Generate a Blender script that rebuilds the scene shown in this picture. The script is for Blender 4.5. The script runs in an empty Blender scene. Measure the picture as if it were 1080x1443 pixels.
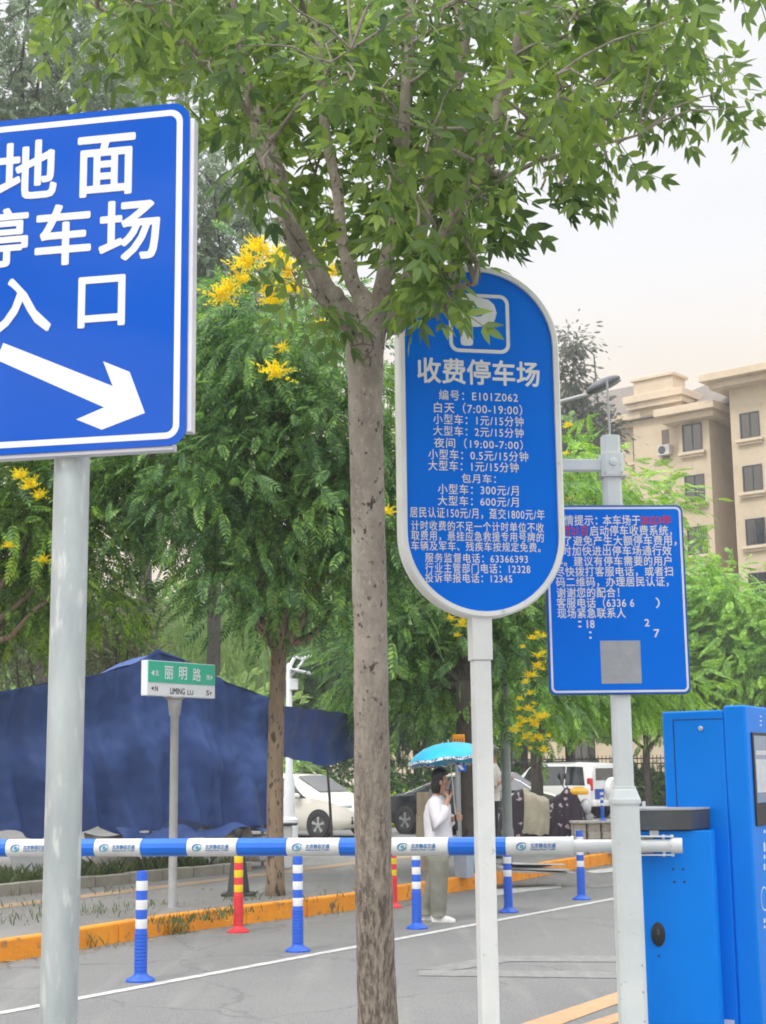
import bpy, bmesh, math, random
import numpy as np
from mathutils import Vector, Matrix, Euler
random.seed(7); RNG = np.random.default_rng(7)
S = bpy.context.scene
COL = S.collection
R = math.radians

# ---------------------------------------------------------------- camera
F_PX, PITCH, ROLL, CAMZ = 2087.0, R(10.0), 0.0125, 1.5
CP = Vector((0, 0, CAMZ))
FW = Vector((0, math.cos(PITCH), math.sin(PITCH)))
_r0, _u0 = Vector((1, 0, 0)), Vector((0, -math.sin(PITCH), math.cos(PITCH)))
RT = _r0 * math.cos(ROLL) - _u0 * math.sin(ROLL)
UP = _r0 * math.sin(ROLL) + _u0 * math.cos(ROLL)
cam_d = bpy.data.cameras.new('camera')
cam = bpy.data.objects.new('camera', cam_d)
COL.objects.link(cam)
cam.matrix_world = Matrix(((RT.x, UP.x, -FW.x, 0), (RT.y, UP.y, -FW.y, 0), (RT.z, UP.z, -FW.z, CAMZ), (0, 0, 0, 1)))
cam_d.sensor_fit = 'HORIZONTAL'; cam_d.sensor_width = 36
cam_d.lens = F_PX / 1080 * 36
cam_d.clip_start = 0.1; cam_d.clip_end = 3000
S.camera = cam

# ---------------------------------------------------------------- sky, sun, exposure
SUN_EL, SUN_AZ = R(52), R(215)          # azimuth clockwise from +Y: behind the camera, to the left
W = bpy.data.worlds.new('World'); S.world = W; W.use_nodes = True
nt = W.node_tree; nt.nodes.clear()
def wn(t, **k):
    n = nt.nodes.new(t)
    for a, b in k.items(): setattr(n, a, b)
    return n
L = nt.links.new
sky = wn('ShaderNodeTexSky', sky_type='NISHITA', sun_disc=False, sun_elevation=SUN_EL, sun_rotation=SUN_AZ)
tc = wn('ShaderNodeTexCoord')
sep = wn('ShaderNodeSeparateXYZ'); L(tc.outputs['Generated'], sep.inputs[0])
mp = wn('ShaderNodeMapping'); mp.inputs['Scale'].default_value = (1, 1, 2.2); L(tc.outputs['Generated'], mp.inputs[0])
nz = wn('ShaderNodeTexNoise'); nz.inputs['Scale'].default_value = 5.0; nz.inputs['Detail'].default_value = 7; nz.inputs['Roughness'].default_value = .55
L(mp.outputs[0], nz.inputs['Vector'])
def mr(src, a, b, c, d):
    n = wn('ShaderNodeMapRange', interpolation_type='SMOOTHSTEP')
    for i, v in zip((1, 2, 3, 4), (a, b, c, d)): n.inputs[i].default_value = v
    L(src, n.inputs[0]); return n.outputs[0]
def mth(op, a, b):
    n = wn('ShaderNodeMath', operation=op)
    for i, v in enumerate((a, b)):
        if isinstance(v, (int, float)): n.inputs[i].default_value = v
        else: L(v, n.inputs[i])
    return n.outputs[0]
back = mr(sep.outputs['Y'], -.6, .7, 1.0, 0.0)          # 1 behind the camera
high = mr(sep.outputs['Z'], .45, .95, 0.0, 1.0)
patch = mr(nz.outputs['Fac'], .44, .56, 0.0, 1.0)       # broken cloud behind, closed cloud in front
front = mr(sep.outputs['Y'], -.15, .45, 0.0, 1.0)
mask = mth('MAXIMUM', patch, front)
warm = wn('ShaderNodeMix', data_type='RGBA')
L(mr(sep.outputs['Z'], .21, .35, 0.0, 1.0), warm.inputs[0])
warm.inputs[6].default_value = (1.0, .87, .72, 1); warm.inputs[7].default_value = (.945, .955, .985, 1)
soft = mth('ADD', mth('MULTIPLY', nz.outputs['Fac'], .16), .94)
lum = mth('MULTIPLY', mth('ADD', mth('ADD', mth('MULTIPLY', back, 8.4), mth('MULTIPLY', high, 27.0)), 8.1), soft)
cl = wn('ShaderNodeVectorMath', operation='SCALE'); L(warm.outputs[2], cl.inputs[0]); L(lum, cl.inputs['Scale'])
mx = wn('ShaderNodeMix', data_type='RGBA'); L(mask, mx.inputs[0]); L(sky.outputs[0], mx.inputs[6]); L(cl.outputs[0], mx.inputs[7])
bg = wn('ShaderNodeBackground'); bg.inputs['Strength'].default_value = 0.1
L(mx.outputs[2], bg.inputs['Color'])
wo = wn('ShaderNodeOutputWorld'); L(bg.outputs[0], wo.inputs[0])
sun_d = bpy.data.lights.new('sun', 'SUN'); sun_d.energy = 1.5; sun_d.angle = R(14); sun_d.color = (1, .95, .87)
sun = bpy.data.objects.new('sun', sun_d); COL.objects.link(sun)
sd = Vector((math.sin(SUN_AZ) * math.cos(SUN_EL), math.cos(SUN_AZ) * math.cos(SUN_EL), math.sin(SUN_EL)))
sun.rotation_euler = sd.to_track_quat('Z', 'Y').to_euler(); sun.location = sd * 60
S.view_settings.view_transform = 'Standard'; S.view_settings.look = 'None'
S.view_settings.exposure = 0.27; S.view_settings.gamma = 1.0
S.cycles.filter_width = 1.8; S.cycles.max_bounces = 8; S.cycles.diffuse_bounces = 4; S.cycles.transmission_bounces = 6; S.cycles.sample_clamp_indirect = 6

# ---------------------------------------------------------------- placing helpers
def pt(px, py, d):
    """world point seen at photo pixel (px,py), d metres along the view axis"""
    return CP + FW * d + RT * ((px - 540) / F_PX * d) - UP * ((py - 721.5) / F_PX * d)
def gd(px, py, z=0.0):
    v = FW + RT * ((px - 540) / F_PX) - UP * ((py - 721.5) / F_PX)
    return CP + v * ((z - CAMZ) / v.z)
def at_y(px, y, z):
    """point at world distance y and height z that stands in photo column px"""
    x = 0.0
    for _ in range(12):
        p = Vector((x, y, z)) - CP
        u = 540 + F_PX * p.dot(RT) / p.dot(FW)
        x += (px - u) * y / F_PX
    return Vector((x, y, z))
def zpix(px, py, y):
    """height of what is seen at (px,py) at world distance y"""
    v = FW + RT * ((px - 540) / F_PX) - UP * ((py - 721.5) / F_PX)
    return CAMZ + v.z * y / v.y

# ---------------------------------------------------------------- materials
MATS = {}
def nodes_of(name):
    m = bpy.data.materials.new(name); m.use_nodes = True
    t = m.node_tree; p = t.nodes['Principled BSDF']
    return m, t, p
def M(name, c1, c2=None, scale=6.0, detail=5.0, lo=.35, hi=.65, rough=.55, metal=0.0, spec=.5, coat=0.0,
      bump=0.0, bscale=None, stretch=(1, 1, 1), c3=None, s3=40.0, lo3=.6, hi3=.7, rvar=0.0, sheen=0.0):
    if name in MATS: return MATS[name]
    m, t, p = nodes_of(name)
    nn, ln = t.nodes.new, t.links.new
    p.inputs['Roughness'].default_value = rough; p.inputs['Metallic'].default_value = metal
    p.inputs['Specular IOR Level'].default_value = spec; p.inputs['Coat Weight'].default_value = coat
    p.inputs['Coat Roughness'].default_value = .06
    if sheen: p.inputs['Sheen Weight'].default_value = sheen
    tcn = nn('ShaderNodeTexCoord'); mpn = nn('ShaderNodeMapping'); mpn.inputs['Scale'].default_value = stretch
    ln(tcn.outputs['Object'], mpn.inputs[0])
    if c2 is None: c2 = tuple(x * .86 for x in c1)
    n1 = nn('ShaderNodeTexNoise'); n1.inputs['Scale'].default_value = scale; n1.inputs['Detail'].default_value = detail
    n1.inputs['Roughness'].default_value = .62; ln(mpn.outputs[0], n1.inputs['Vector'])
    mrn = nn('ShaderNodeMapRange'); mrn.inputs[1].default_value = lo; mrn.inputs[2].default_value = hi
    ln(n1.outputs['Fac'], mrn.inputs[0])
    mix = nn('ShaderNodeMix'); mix.data_type = 'RGBA'; ln(mrn.outputs[0], mix.inputs[0])
    mix.inputs[6].default_value = (*c1, 1); mix.inputs[7].default_value = (*c2, 1)
    out = mix.outputs[2]
    if c3 is not None:
        n3 = nn('ShaderNodeTexNoise'); n3.inputs['Scale'].default_value = s3; n3.inputs['Detail'].default_value = 3
        ln(mpn.outputs[0], n3.inputs['Vector'])
        m3 = nn('ShaderNodeMapRange'); m3.inputs[1].default_value = lo3; m3.inputs[2].default_value = hi3; ln(n3.outputs['Fac'], m3.inputs[0])
        x3 = nn('ShaderNodeMix'); x3.data_type = 'RGBA'; ln(m3.outputs[0], x3.inputs[0]); ln(out, x3.inputs[6]); x3.inputs[7].default_value = (*c3, 1)
        out = x3.outputs[2]
    ln(out, p.inputs['Base Color'])
    if rvar:
        rr = nn('ShaderNodeMapRange'); rr.inputs[3].default_value = rough - rvar; rr.inputs[4].default_value = rough + rvar
        ln(n1.outputs['Fac'], rr.inputs[0]); ln(rr.outputs[0], p.inputs['Roughness'])
    if bump:
        nb = nn('ShaderNodeTexNoise'); nb.inputs['Scale'].default_value = bscale or scale * 3; nb.inputs['Detail'].default_value = 6
        ln(mpn.outputs[0], nb.inputs['Vector'])
        b = nn('ShaderNodeBump'); b.inputs['Strength'].default_value = bump; b.inputs['Distance'].default_value = .02
        ln(nb.outputs['Fac'], b.inputs['Height']); ln(b.outputs[0], p.inputs['Normal'])
    MATS[name] = m
    return m
def LEAF(name, dark, mid, light, trans=.35, rough=.5, nscale=1.6, gain=2.0, hue=.485):
    dark, mid, light = (tuple(min(.85, x * gain) for x in c) for c in (dark, mid, light))
    if name in MATS: return MATS[name]
    m, t, p = nodes_of(name)
    nn, ln = t.nodes.new, t.links.new
    geo = nn('ShaderNodeNewGeometry'); tcn = nn('ShaderNodeTexCoord')
    nz = nn('ShaderNodeTexNoise'); nz.inputs['Scale'].default_value = nscale; nz.inputs['Detail'].default_value = 3
    ln(tcn.outputs['Object'], nz.inputs['Vector'])
    a = nn('ShaderNodeMath'); a.operation = 'MULTIPLY_ADD'; ln(nz.outputs['Fac'], a.inputs[0]); a.inputs[1].default_value = 1.5; a.inputs[2].default_value = -.5
    b = nn('ShaderNodeMath'); b.operation = 'MULTIPLY_ADD'; ln(geo.outputs['Random Per Island'], b.inputs[0]); b.inputs[1].default_value = .55; ln(a.outputs[0], b.inputs[2])
    cr = nn('ShaderNodeValToRGB'); ln(b.outputs[0], cr.inputs[0])
    e = cr.color_ramp.elements
    e[0].position = .12; e[0].color = (*dark, 1); e[1].position = .95; e[1].color = (*light, 1)
    k = e.new(.52); k.color = (*mid, 1)
    ln(cr.outputs[0], p.inputs['Base Color'])
    p.inputs['Roughness'].default_value = rough; p.inputs['Specular IOR Level'].default_value = .35
    tr = nn('ShaderNodeBsdfTranslucent')
    hs = nn('ShaderNodeHueSaturation'); hs.inputs['Hue'].default_value = hue; hs.inputs['Saturation'].default_value = 1.1; hs.inputs['Value'].default_value = 1.5
    ln(cr.outputs[0], hs.inputs['Color']); ln(hs.outputs[0], tr.inputs['Color'])
    ms = nn('ShaderNodeMixShader'); ms.inputs[0].default_value = trans
    ln(p.outputs[0], ms.inputs[1]); ln(tr.outputs[0], ms.inputs[2])
    ln(ms.outputs[0], t.nodes['Material Output'].inputs[0])
    MATS[name] = m
    return m
def GLASS(name, col=(.02, .03, .035), rough=.04):
    return M(name, col, tuple(x * .7 for x in col), rough=rough, spec=.8, coat=.6)

SIGNBLUE = M('sign_blue_film', (.0, .165, .78), (.0, .150, .72), scale=1.4, rough=.45, coat=.04, spec=.06)
KIOSKBLUE = M('kiosk_blue_paint', (.0, .225, .82), (.0, .20, .76), scale=1.2, rough=.42, coat=.08, spec=.12, rvar=.12, c3=(.02, .20, .58), s3=26, lo3=.66, hi3=.82)
GLOSSBLUE = M('glossy_sign_blue_film', (.0, .088, .52), (.0, .080, .47), scale=1.4, rough=.35, coat=.42, spec=.05)
SIGNWHITE = M('sign_white_film', (.74, .76, .78), (.68, .70, .72), scale=8, rough=.4)
WHITEPAINT = M('white_paint', (.74, .75, .73), (.63, .65, .63), scale=5, lo=.42, hi=.75, rough=.38, coat=.15, c3=(.42, .41, .37), s3=22, lo3=.66, hi3=.8)
PALEPOLE = M('pale_powder_coat', (.70, .74, .73), (.60, .65, .64), scale=3, rough=.42, coat=.1, c3=(.40, .40, .37), s3=26, lo3=.68, hi3=.8)
GALV = M('galvanised_steel', (.50, .55, .55), (.36, .40, .41), scale=9, detail=8, lo=.38, hi=.68, rough=.48, metal=.45, stretch=(1, 1, .28), c3=(.60, .63, .62), s3=34, lo3=.58, hi3=.7, bump=.05)
GREYPOLE = M('grey_pole_paint', (.36, .37, .37), (.29, .30, .30), scale=6, rough=.5)
STEEL = M('steel', (.55, .56, .57), (.42, .43, .44), scale=12, rough=.35, metal=.8)
DARKCAP = M('dark_grey_cap', (.075, .08, .088), (.055, .06, .066), scale=8, rough=.45)
BLACK = M('black_plastic', (.018, .018, .02), (.012, .012, .014), rough=.5)
TYRE = M('tyre_rubber', (.022, .022, .023), (.035, .034, .033), rough=.8, bump=.1)

# ---------------------------------------------------------------- mesh helpers
class MB:
    def __init__(s): s.v, s.f, s.m = [], [], []
    def add(s, vs, fs, mi=0):
        o = len(s.v); s.v += [tuple(x) for x in vs]
        for f in fs: s.f.append(tuple(i + o for i in f)); s.m.append(mi)
        return s
    def box(s, c, d, rot=None, mi=0):
        hx, hy, hz = d[0] / 2, d[1] / 2, d[2] / 2
        vs = [Vector((x, y, z)) for x in (-hx, hx) for y in (-hy, hy) for z in (-hz, hz)]
        if rot is not None: vs = [rot @ v for v in vs]
        vs = [v + Vector(c) for v in vs]
        return s.add(vs, [(0, 1, 3, 2), (4, 6, 7, 5), (0, 4, 5, 1), (2, 3, 7, 6), (0, 2, 6, 4), (1, 5, 7, 3)], mi)
    def tube(s, path, rad, n=10, mi=0, cap=True, ellip=1.0, phase=0.0):
        path = [Vector(p) for p in path]
        if isinstance(rad, (int, float)): rad = [rad] * len(path)
        rings = []; up = None
        for i, p in enumerate(path):
            t = (path[min(i + 1, len(path) - 1)] - path[max(i - 1, 0)])
            t = t.normalized() if t.length > 1e-9 else Vector((0, 0, 1))
            if up is None: up = Vector((0, 0, 1)) if abs(t.z) < .9 else Vector((1, 0, 0))
            a = up - t * up.dot(t)
            a = a.normalized() if a.length > 1e-6 else t.orthogonal().normalized()
            b = t.cross(a); up = a
            rings.append([p + (a * math.cos(2 * math.pi * k / n + phase) + b * math.sin(2 * math.pi * k / n + phase) * ellip) * rad[i] for k in range(n)])
        vs = [v for r in rings for v in r]; fs = []
        for i in range(len(path) - 1):
            for k in range(n):
                k2 = (k + 1) % n
                fs.append((i * n + k, i * n + k2, (i + 1) * n + k2, (i + 1) * n + k))
        if cap:
            fs.append(tuple(range(n))[::-1]); fs.append(tuple((len(path) - 1) * n + k for k in range(n)))
        return s.add(vs, fs, mi)
    def lathe(s, prof, c=(0, 0, 0), n=20, mi=0, rot=None):
        vs = []
        for r, z in prof:
            for k in range(n):
                v = Vector((r * math.cos(2 * math.pi * k / n), r * math.sin(2 * math.pi * k / n), z))
                if rot is not None: v = rot @ v
                vs.append(v + Vector(c))
        fs = []
        for i in range(len(prof) - 1):
            for k in range(n):
                k2 = (k + 1) % n
                fs.append((i * n + k, i * n + k2, (i + 1) * n + k2, (i + 1) * n + k))
        fs.append(tuple(range(n))[::-1]); fs.append(tuple((len(prof) - 1) * n + k for k in range(n)))
        return s.add(vs, fs, mi)
    def prism(s, poly, a, b, axis='y', mi=0):
        """poly of (u,w) extruded along axis from a to b; axis y: (u,y,w); axis z: (u,w,z); axis x: (x,u,w)"""
        def P(u, w, t): return (u, t, w) if axis == 'y' else (u, w, t) if axis == 'z' else (t, u, w)
        n = len(poly)
        vs = [P(u, w, a) for u, w in poly] + [P(u, w, b) for u, w in poly]
        fs = [tuple(range(n)), tuple(range(n, 2 * n))[::-1]] + [(i, i + n, (i + 1) % n + n, (i + 1) % n) for i in range(n)]
        return s.add(vs, fs, mi)
    def ball(s, c, r, n=12, m=8, mi=0, rot=None):
        if isinstance(r, (int, float)): r = (r, r, r)
        vs, fs = [], []
        for i in range(1, m):
            for k in range(n):
                th, ph = math.pi * i / m, 2 * math.pi * k / n
                v = Vector((r[0] * math.sin(th) * math.cos(ph), r[1] * math.sin(th) * math.sin(ph), r[2] * math.cos(th)))
                if rot is not None: v = rot @ v
                vs.append(v + Vector(c))
        for i in range(m - 2):
            for k in range(n):
                k2 = (k + 1) % n
                fs.append((i * n + k, (i + 1) * n + k, (i + 1) * n + k2, i * n + k2))
        t = Vector((0, 0, r[2])); t2 = -t
        if rot is not None: t, t2 = rot @ t, rot @ t2
        vs += [t + Vector(c), t2 + Vector(c)]; a, b = len(vs) - 2, len(vs) - 1
        for k in range(n):
            k2 = (k + 1) % n
            fs.append((a, k, k2)); fs.append((b, (m - 2) * n + k2, (m - 2) * n + k))
        return s.add(vs, fs, mi)
    def grid(s, fn, nu, nv, mi=0):
        vs = [fn(i / nu, j / nv) for j in range(nv + 1) for i in range(nu + 1)]
        fs = [(j * (nu + 1) + i, j * (nu + 1) + i + 1, (j + 1) * (nu + 1) + i + 1, (j + 1) * (nu + 1) + i) for j in range(nv) for i in range(nu)]
        return s.add(vs, fs, mi)
    def build(s, name, mats, parent=None, smooth=None, bevel=0, seg=2, sub=0, fix=True, solid=0):
        me = bpy.data.meshes.new(name); me.from_pydata(s.v, [], s.f)
        if not isinstance(mats, (list, tuple)): mats = [mats]
        for m in mats: me.materials.append(m)
        for p, i in zip(me.polygons, s.m): p.material_index = i
        if fix:
            bm = bmesh.new(); bm.from_mesh(me); bmesh.ops.recalc_face_normals(bm, faces=bm.faces); bm.to_mesh(me); bm.free()
        o = bpy.data.objects.new(name, me); COL.objects.link(o)
        if parent: o.parent = parent
        if solid:
            k = o.modifiers.new('solid', 'SOLIDIFY'); k.thickness = solid; k.offset = 0
        if bevel:
            b = o.modifiers.new('bevel', 'BEVEL'); b.width = bevel; b.segments = seg; b.limit_method = 'ANGLE'; b.angle_limit = R(32)
        if sub:
            b = o.modifiers.new('sub', 'SUBSURF'); b.levels = sub; b.render_levels = sub
        if smooth is not None:
            if smooth >= 180: me.shade_smooth()
            else: me.shade_smooth(); me.set_sharp_from_angle(angle=R(smooth))
        return o
def tag(o, label=None, cat=None, group=None, kind=None):
    for k, v in (('label', label), ('category', cat), ('group', group), ('kind', kind)):
        if v: o[k] = v
    return o
def thing(name, loc, label, cat, group=None, rz=0.0):
    o = bpy.data.objects.new(name, None); COL.objects.link(o)
    o.empty_display_size = .2; o.location = loc; o.rotation_euler = (0, 0, rz)
    return tag(o, label, cat, group)
def dup(root, loc, rz=None, label=None, group=None, scale=None):
    r = root.copy(); COL.objects.link(r); r.location = loc
    if rz is not None: r.rotation_euler = (0, 0, rz)
    if scale: r.scale = (scale,) * 3
    if label: r['label'] = label
    if group: r['group'] = group
    for ch in list(root.children):
        c = ch.copy(); COL.objects.link(c); c.parent = r
        for g in list(ch.children):
            e = g.copy(); COL.objects.link(e); e.parent = c
    return r
def struct(o): o['kind'] = 'structure'; return o
def arr_mesh(name, V, Fc, mat, parent=None, smooth=False):
    """V (n,3), Fc (m,k) faces of equal length k"""
    me = bpy.data.meshes.new(name)
    n, (m, k) = len(V), Fc.shape
    me.vertices.add(n); me.vertices.foreach_set('co', V.astype(np.float32).ravel())
    me.loops.add(m * k); me.loops.foreach_set('vertex_index', Fc.astype(np.int32).ravel())
    me.polygons.add(m); me.polygons.foreach_set('loop_start', np.arange(0, m * k, k, dtype=np.int32))
    if smooth: me.polygons.foreach_set('use_smooth', np.ones(m, dtype=bool))
    me.update(calc_edges=True); me.validate()
    me.materials.append(mat)
    o = bpy.data.objects.new(name, me); COL.objects.link(o)
    if parent: o.parent = parent
    return o
def rrect(w, h, r, n=6, cx=0, cy=0):
    pts = []
    for (sx, sy, a0) in ((1, 1, 0), (-1, 1, 90), (-1, -1, 180), (1, -1, 270)):
        for k in range(n + 1):
            a = R(a0 + 90 * k / n)
            pts.append((cx + sx * (w / 2 - r) + r * math.cos(a), cy + sy * (h / 2 - r) + r * math.sin(a)))
    return pts
def ring2d(mb, outer, inner, y, mi=0):
    n = len(outer)
    mb.add([(u, y, w) for u, w in outer] + [(u, y, w) for u, w in inner], [(i, (i + 1) % n, (i + 1) % n + n, i + n) for i in range(n)], mi)
# text: flat glyph outlines as mesh data, fitted into a box
def glyphs(body, weight=.0, spacing=1.0):
    c = bpy.data.curves.new('t', 'FONT'); c.body = body; c.size = 1; c.offset = weight; c.resolution_u = 3; c.space_character = spacing
    o = bpy.data.objects.new('t', c); COL.objects.link(o)
    dg = bpy.context.evaluated_depsgraph_get(); dg.update()
    me = o.evaluated_get(dg).to_mesh()
    vs = np.array([v.co[:] for v in me.vertices]); fs = [tuple(p.vertices) for p in me.polygons]
    o.evaluated_get(dg).to_mesh_clear()
    bpy.data.objects.remove(o); bpy.data.curves.remove(c)
    return vs, fs
def text_into(mb, body, x0, x1, z0, z1, y, weight=.0, mi=0, fit_h=True, spacing=1.0, em=None):
    """glyph box fitted to x0..x1 and z0..z1 in the plane of constant y, facing -y; bold strokes from shifted layers"""
    vs, fs = glyphs(body, 0.0, spacing)
    a, b = vs.min(0), vs.max(0)
    sx = (x1 - x0) / (b[0] - a[0])
    if em is None: lo, hi = a[1], b[1]
    else: lo, hi = -.08, .84
    sz = (z1 - z0) / (hi - lo)
    for k, (ox, oz) in enumerate(((0, 0), (1, 0), (-1, 0), (0, 1), (0, -1), (.75, .75), (-.75, .75), (.75, -.75), (-.75, -.75)) if weight else ((0, 0),)):
        mb.add([(x0 + (v[0] - a[0] + ox * weight) * sx, y - .00012 * k, z0 + (v[1] - lo + oz * weight) * sz) for v in vs], fs, mi)
def n3(x, y, z):
    return (math.sin(x * 1.7 + 1.3 * math.sin(y * 2.1 + z)) + math.sin(y * 2.3 + 1.1 * math.sin(z * 1.9 + x * .7)) + math.sin(z * 2.0 + 1.2 * math.sin(x * 1.4 + y))) / 3
# ================================================================ SETTING: ground, pavement, kerb, markings
def asphalt(name, base, dark, light):
    m, t, p = nodes_of(name); nn, ln = t.nodes.new, t.links.new
    tcn = nn('ShaderNodeTexCoord')
    big = nn('ShaderNodeTexNoise'); big.inputs['Scale'].default_value = .55; big.inputs['Detail'].default_value = 6; ln(tcn.outputs['Object'], big.inputs['Vector'])
    mp = nn('ShaderNodeMapping'); mp.inputs['Rotation'].default_value = (0, 0, R(28)); mp.inputs['Scale'].default_value = (3.2, .35, 1); ln(tcn.outputs['Object'], mp.inputs[0])
    st = nn('ShaderNodeTexNoise'); st.inputs['Scale'].default_value = 1.2; st.inputs['Detail'].default_value = 5; ln(mp.outputs[0], st.inputs['Vector'])
    sp = nn('ShaderNodeTexVoronoi'); sp.inputs['Scale'].default_value = 120; ln(tcn.outputs['Object'], sp.inputs['Vector'])
    fine = nn('ShaderNodeTexNoise'); fine.inputs['Scale'].default_value = 90; fine.inputs['Detail'].default_value = 4; ln(tcn.outputs['Object'], fine.inputs['Vector'])
    def mix(f, a, b, lo, hi):
        r = nn('ShaderNodeMapRange'); r.inputs[1].default_value = lo; r.inputs[2].default_value = hi; ln(f, r.inputs[0])
        x = nn('ShaderNodeMix'); x.data_type = 'RGBA'; ln(r.outputs[0], x.inputs[0])
        for k, v in ((6, a), (7, b)):
            if isinstance(v, tuple): x.inputs[k].default_value = (*v, 1)
            else: ln(v, x.inputs[k])
        return x.outputs[2]
    a = mix(big.outputs['Fac'], base, dark, .35, .7)
    b = mix(st.outputs['Fac'], a, light, .52, .80)
    c = mix(fine.outputs['Fac'], b, tuple(x * .55 for x in dark),   .52, .74)
    d = mix(sp.outputs['Distance'], tuple(min(1, x * 2.6) for x in light), c, .04, .26)
    wv = nn('ShaderNodeVectorMath'); wv.operation = 'MULTIPLY_ADD'; wn_ = nn('ShaderNodeTexNoise'); wn_.inputs['Scale'].default_value = 1.7; wn_.inputs['Detail'].default_value = 7; ln(tcn.outputs['Object'], wn_.inputs['Vector'])
    ln(wn_.outputs['Color'], wv.inputs[0]); wv.inputs[1].default_value = (1.1, 1.1, 0); ln(tcn.outputs['Object'], wv.inputs[2])
    ck = nn('ShaderNodeTexVoronoi'); ck.feature = 'DISTANCE_TO_EDGE'; ck.inputs['Scale'].default_value = .30; ln(wv.outputs[0], ck.inputs['Vector'])
    d = mix(ck.outputs['Distance'], tuple(x * .86 for x in dark), d, .001, .005)
    so = nn('ShaderNodeTexNoise'); so.inputs['Scale'].default_value = 2.3; so.inputs['Detail'].default_value = 8; so.inputs['Roughness'].default_value = .7; ln(tcn.outputs['Object'], so.inputs['Vector'])
    d = mix(so.outputs['Fac'], d, tuple(x * .62 for x in dark), .62, .80)
    ln(d, p.inputs['Base Color']); p.inputs['Roughness'].default_value = .85
    bu = nn('ShaderNodeBump'); bu.inputs['Strength'].default_value = .35; bu.inputs['Distance'].default_value = .01
    ln(fine.outputs['Fac'], bu.inputs['Height']); ln(bu.outputs[0], p.inputs['Normal'])
    MATS[name] = m
    return m
ASPH = asphalt('asphalt', (.185, .184, .178), (.155, .155, .151), (.225, .222, .212))
PAVE = asphalt('pavement_paving', (.22, .213, .20), (.17, .166, .156), (.27, .26, .24))
KERB = M('orange_kerb_paint', (.88, .33, .014), (.74, .26, .018), scale=2.6, detail=8, rough=.7, bump=.25, bscale=30, c3=(.17, .12, .08), s3=9, lo3=.60, hi3=.74)
EDGE = M('edging_stone', (.40, .37, .31), (.28, .26, .215), scale=3.2, rough=.8, bump=.3, bscale=24)
TACT = M('tan_tactile_paving', (.40, .27, .165), (.31, .225, .15), scale=3, rough=.8, bump=.4, bscale=34)
LINE = M('white_road_paint', (.56, .555, .53), (.34, .335, .32), scale=8, detail=10, lo=.40, hi=.66, rough=.75)
FADED = M('worn_road_paint', (.255, .252, .243), (.188, .186, .18), scale=11, detail=10, lo=.30, hi=.58, rough=.8, stretch=(1, .4, 1))
PEACH = M('faded_orange_road_paint', (.62, .33, .16), (.45, .27, .16), scale=8, detail=9, rough=.75)

ground = MB().grid(lambda u, v: (-160 + 320 * u, -40 + 210 * v, 0), 8, 8).build('ground', ASPH); struct(ground)

kpix = [(-60, 1367), (0, 1356), (111, 1340), (212, 1320), (350, 1302), (501, 1283), (559, 1271), (647, 1257), (731, 1241), (794, 1229), (867, 1217)]
kw = [gd(*p) for p in kpix]
d0 = (kw[0] - kw[2]).normalized(); d1 = (kw[-1] - kw[-4]).normalized()
kline = [kw[0] + d0 * 16, kw[0] + d0 * 6] + kw + [kw[-1] + d1 * 8, kw[-1] + d1 * 60]
def offset_line(line, d):
    out = []
    for i, p in enumerate(line):
        t = (line[min(i + 1, len(line) - 1)] - line[max(i - 1, 0)]).normalized()
        out.append(p + Vector((-t.y, t.x, 0)) * d)
    return out
inner = offset_line(kline, .14)
PZ, KZ = .165, .18
mb = MB()
vs = [(p.x, p.y, PZ) for p in inner if p.y < 31] ; vs += [(vs[-1][0] + .5 * (31 - vs[-1][1]), 31, PZ), (-120, 31, PZ), (-120, inner[0].y, PZ)]
nv_ = len(vs); vs += [(x, y, -.02) for x, y, z in vs]
mb.add(vs, [tuple(range(nv_))] + [(i, (i + 1) % nv_, (i + 1) % nv_ + nv_, i + nv_) for i in range(nv_)])
struct(mb.build('pavement', PAVE))
# kerb stones: single stones about 1 m long with open joints
def resample(line, step):
    out = [line[0]]; acc = 0
    for a, b in zip(line, line[1:]):
        Ls = (b - a).length; t = step - acc
        while t <= Ls:
            out.append(a.lerp(b, t / Ls)); t += step
        acc = (acc + Ls) % step
    return out
def stones(line, step, w, z0, z1, gap, jig=.004):
    mb = MB(); pts = resample(line, step)
    for i, (a, b) in enumerate(zip(pts, pts[1:])):
        t = (b - a).normalized(); nrm = Vector((-t.y, t.x, 0))
        a2, b2 = a + t * gap, b - t * gap; j = random.uniform(-jig, jig); jz = random.uniform(-jig, jig)
        q = [a2 + nrm * j, b2 + nrm * j, b2 + nrm * (w + j), a2 + nrm * (w + j)]
        mb.add([(p.x, p.y, z0) for p in q] + [(p.x, p.y, z1 + jz) for p in q], [(0, 3, 2, 1), (4, 5, 6, 7), (0, 1, 5, 4), (1, 2, 6, 5), (2, 3, 7, 6), (3, 0, 4, 7)])
    return mb
struct(stones([p for p in kline[:-1]], .95, .13, -.05, KZ, .004).build('kerb', KERB, bevel=.016))
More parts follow.
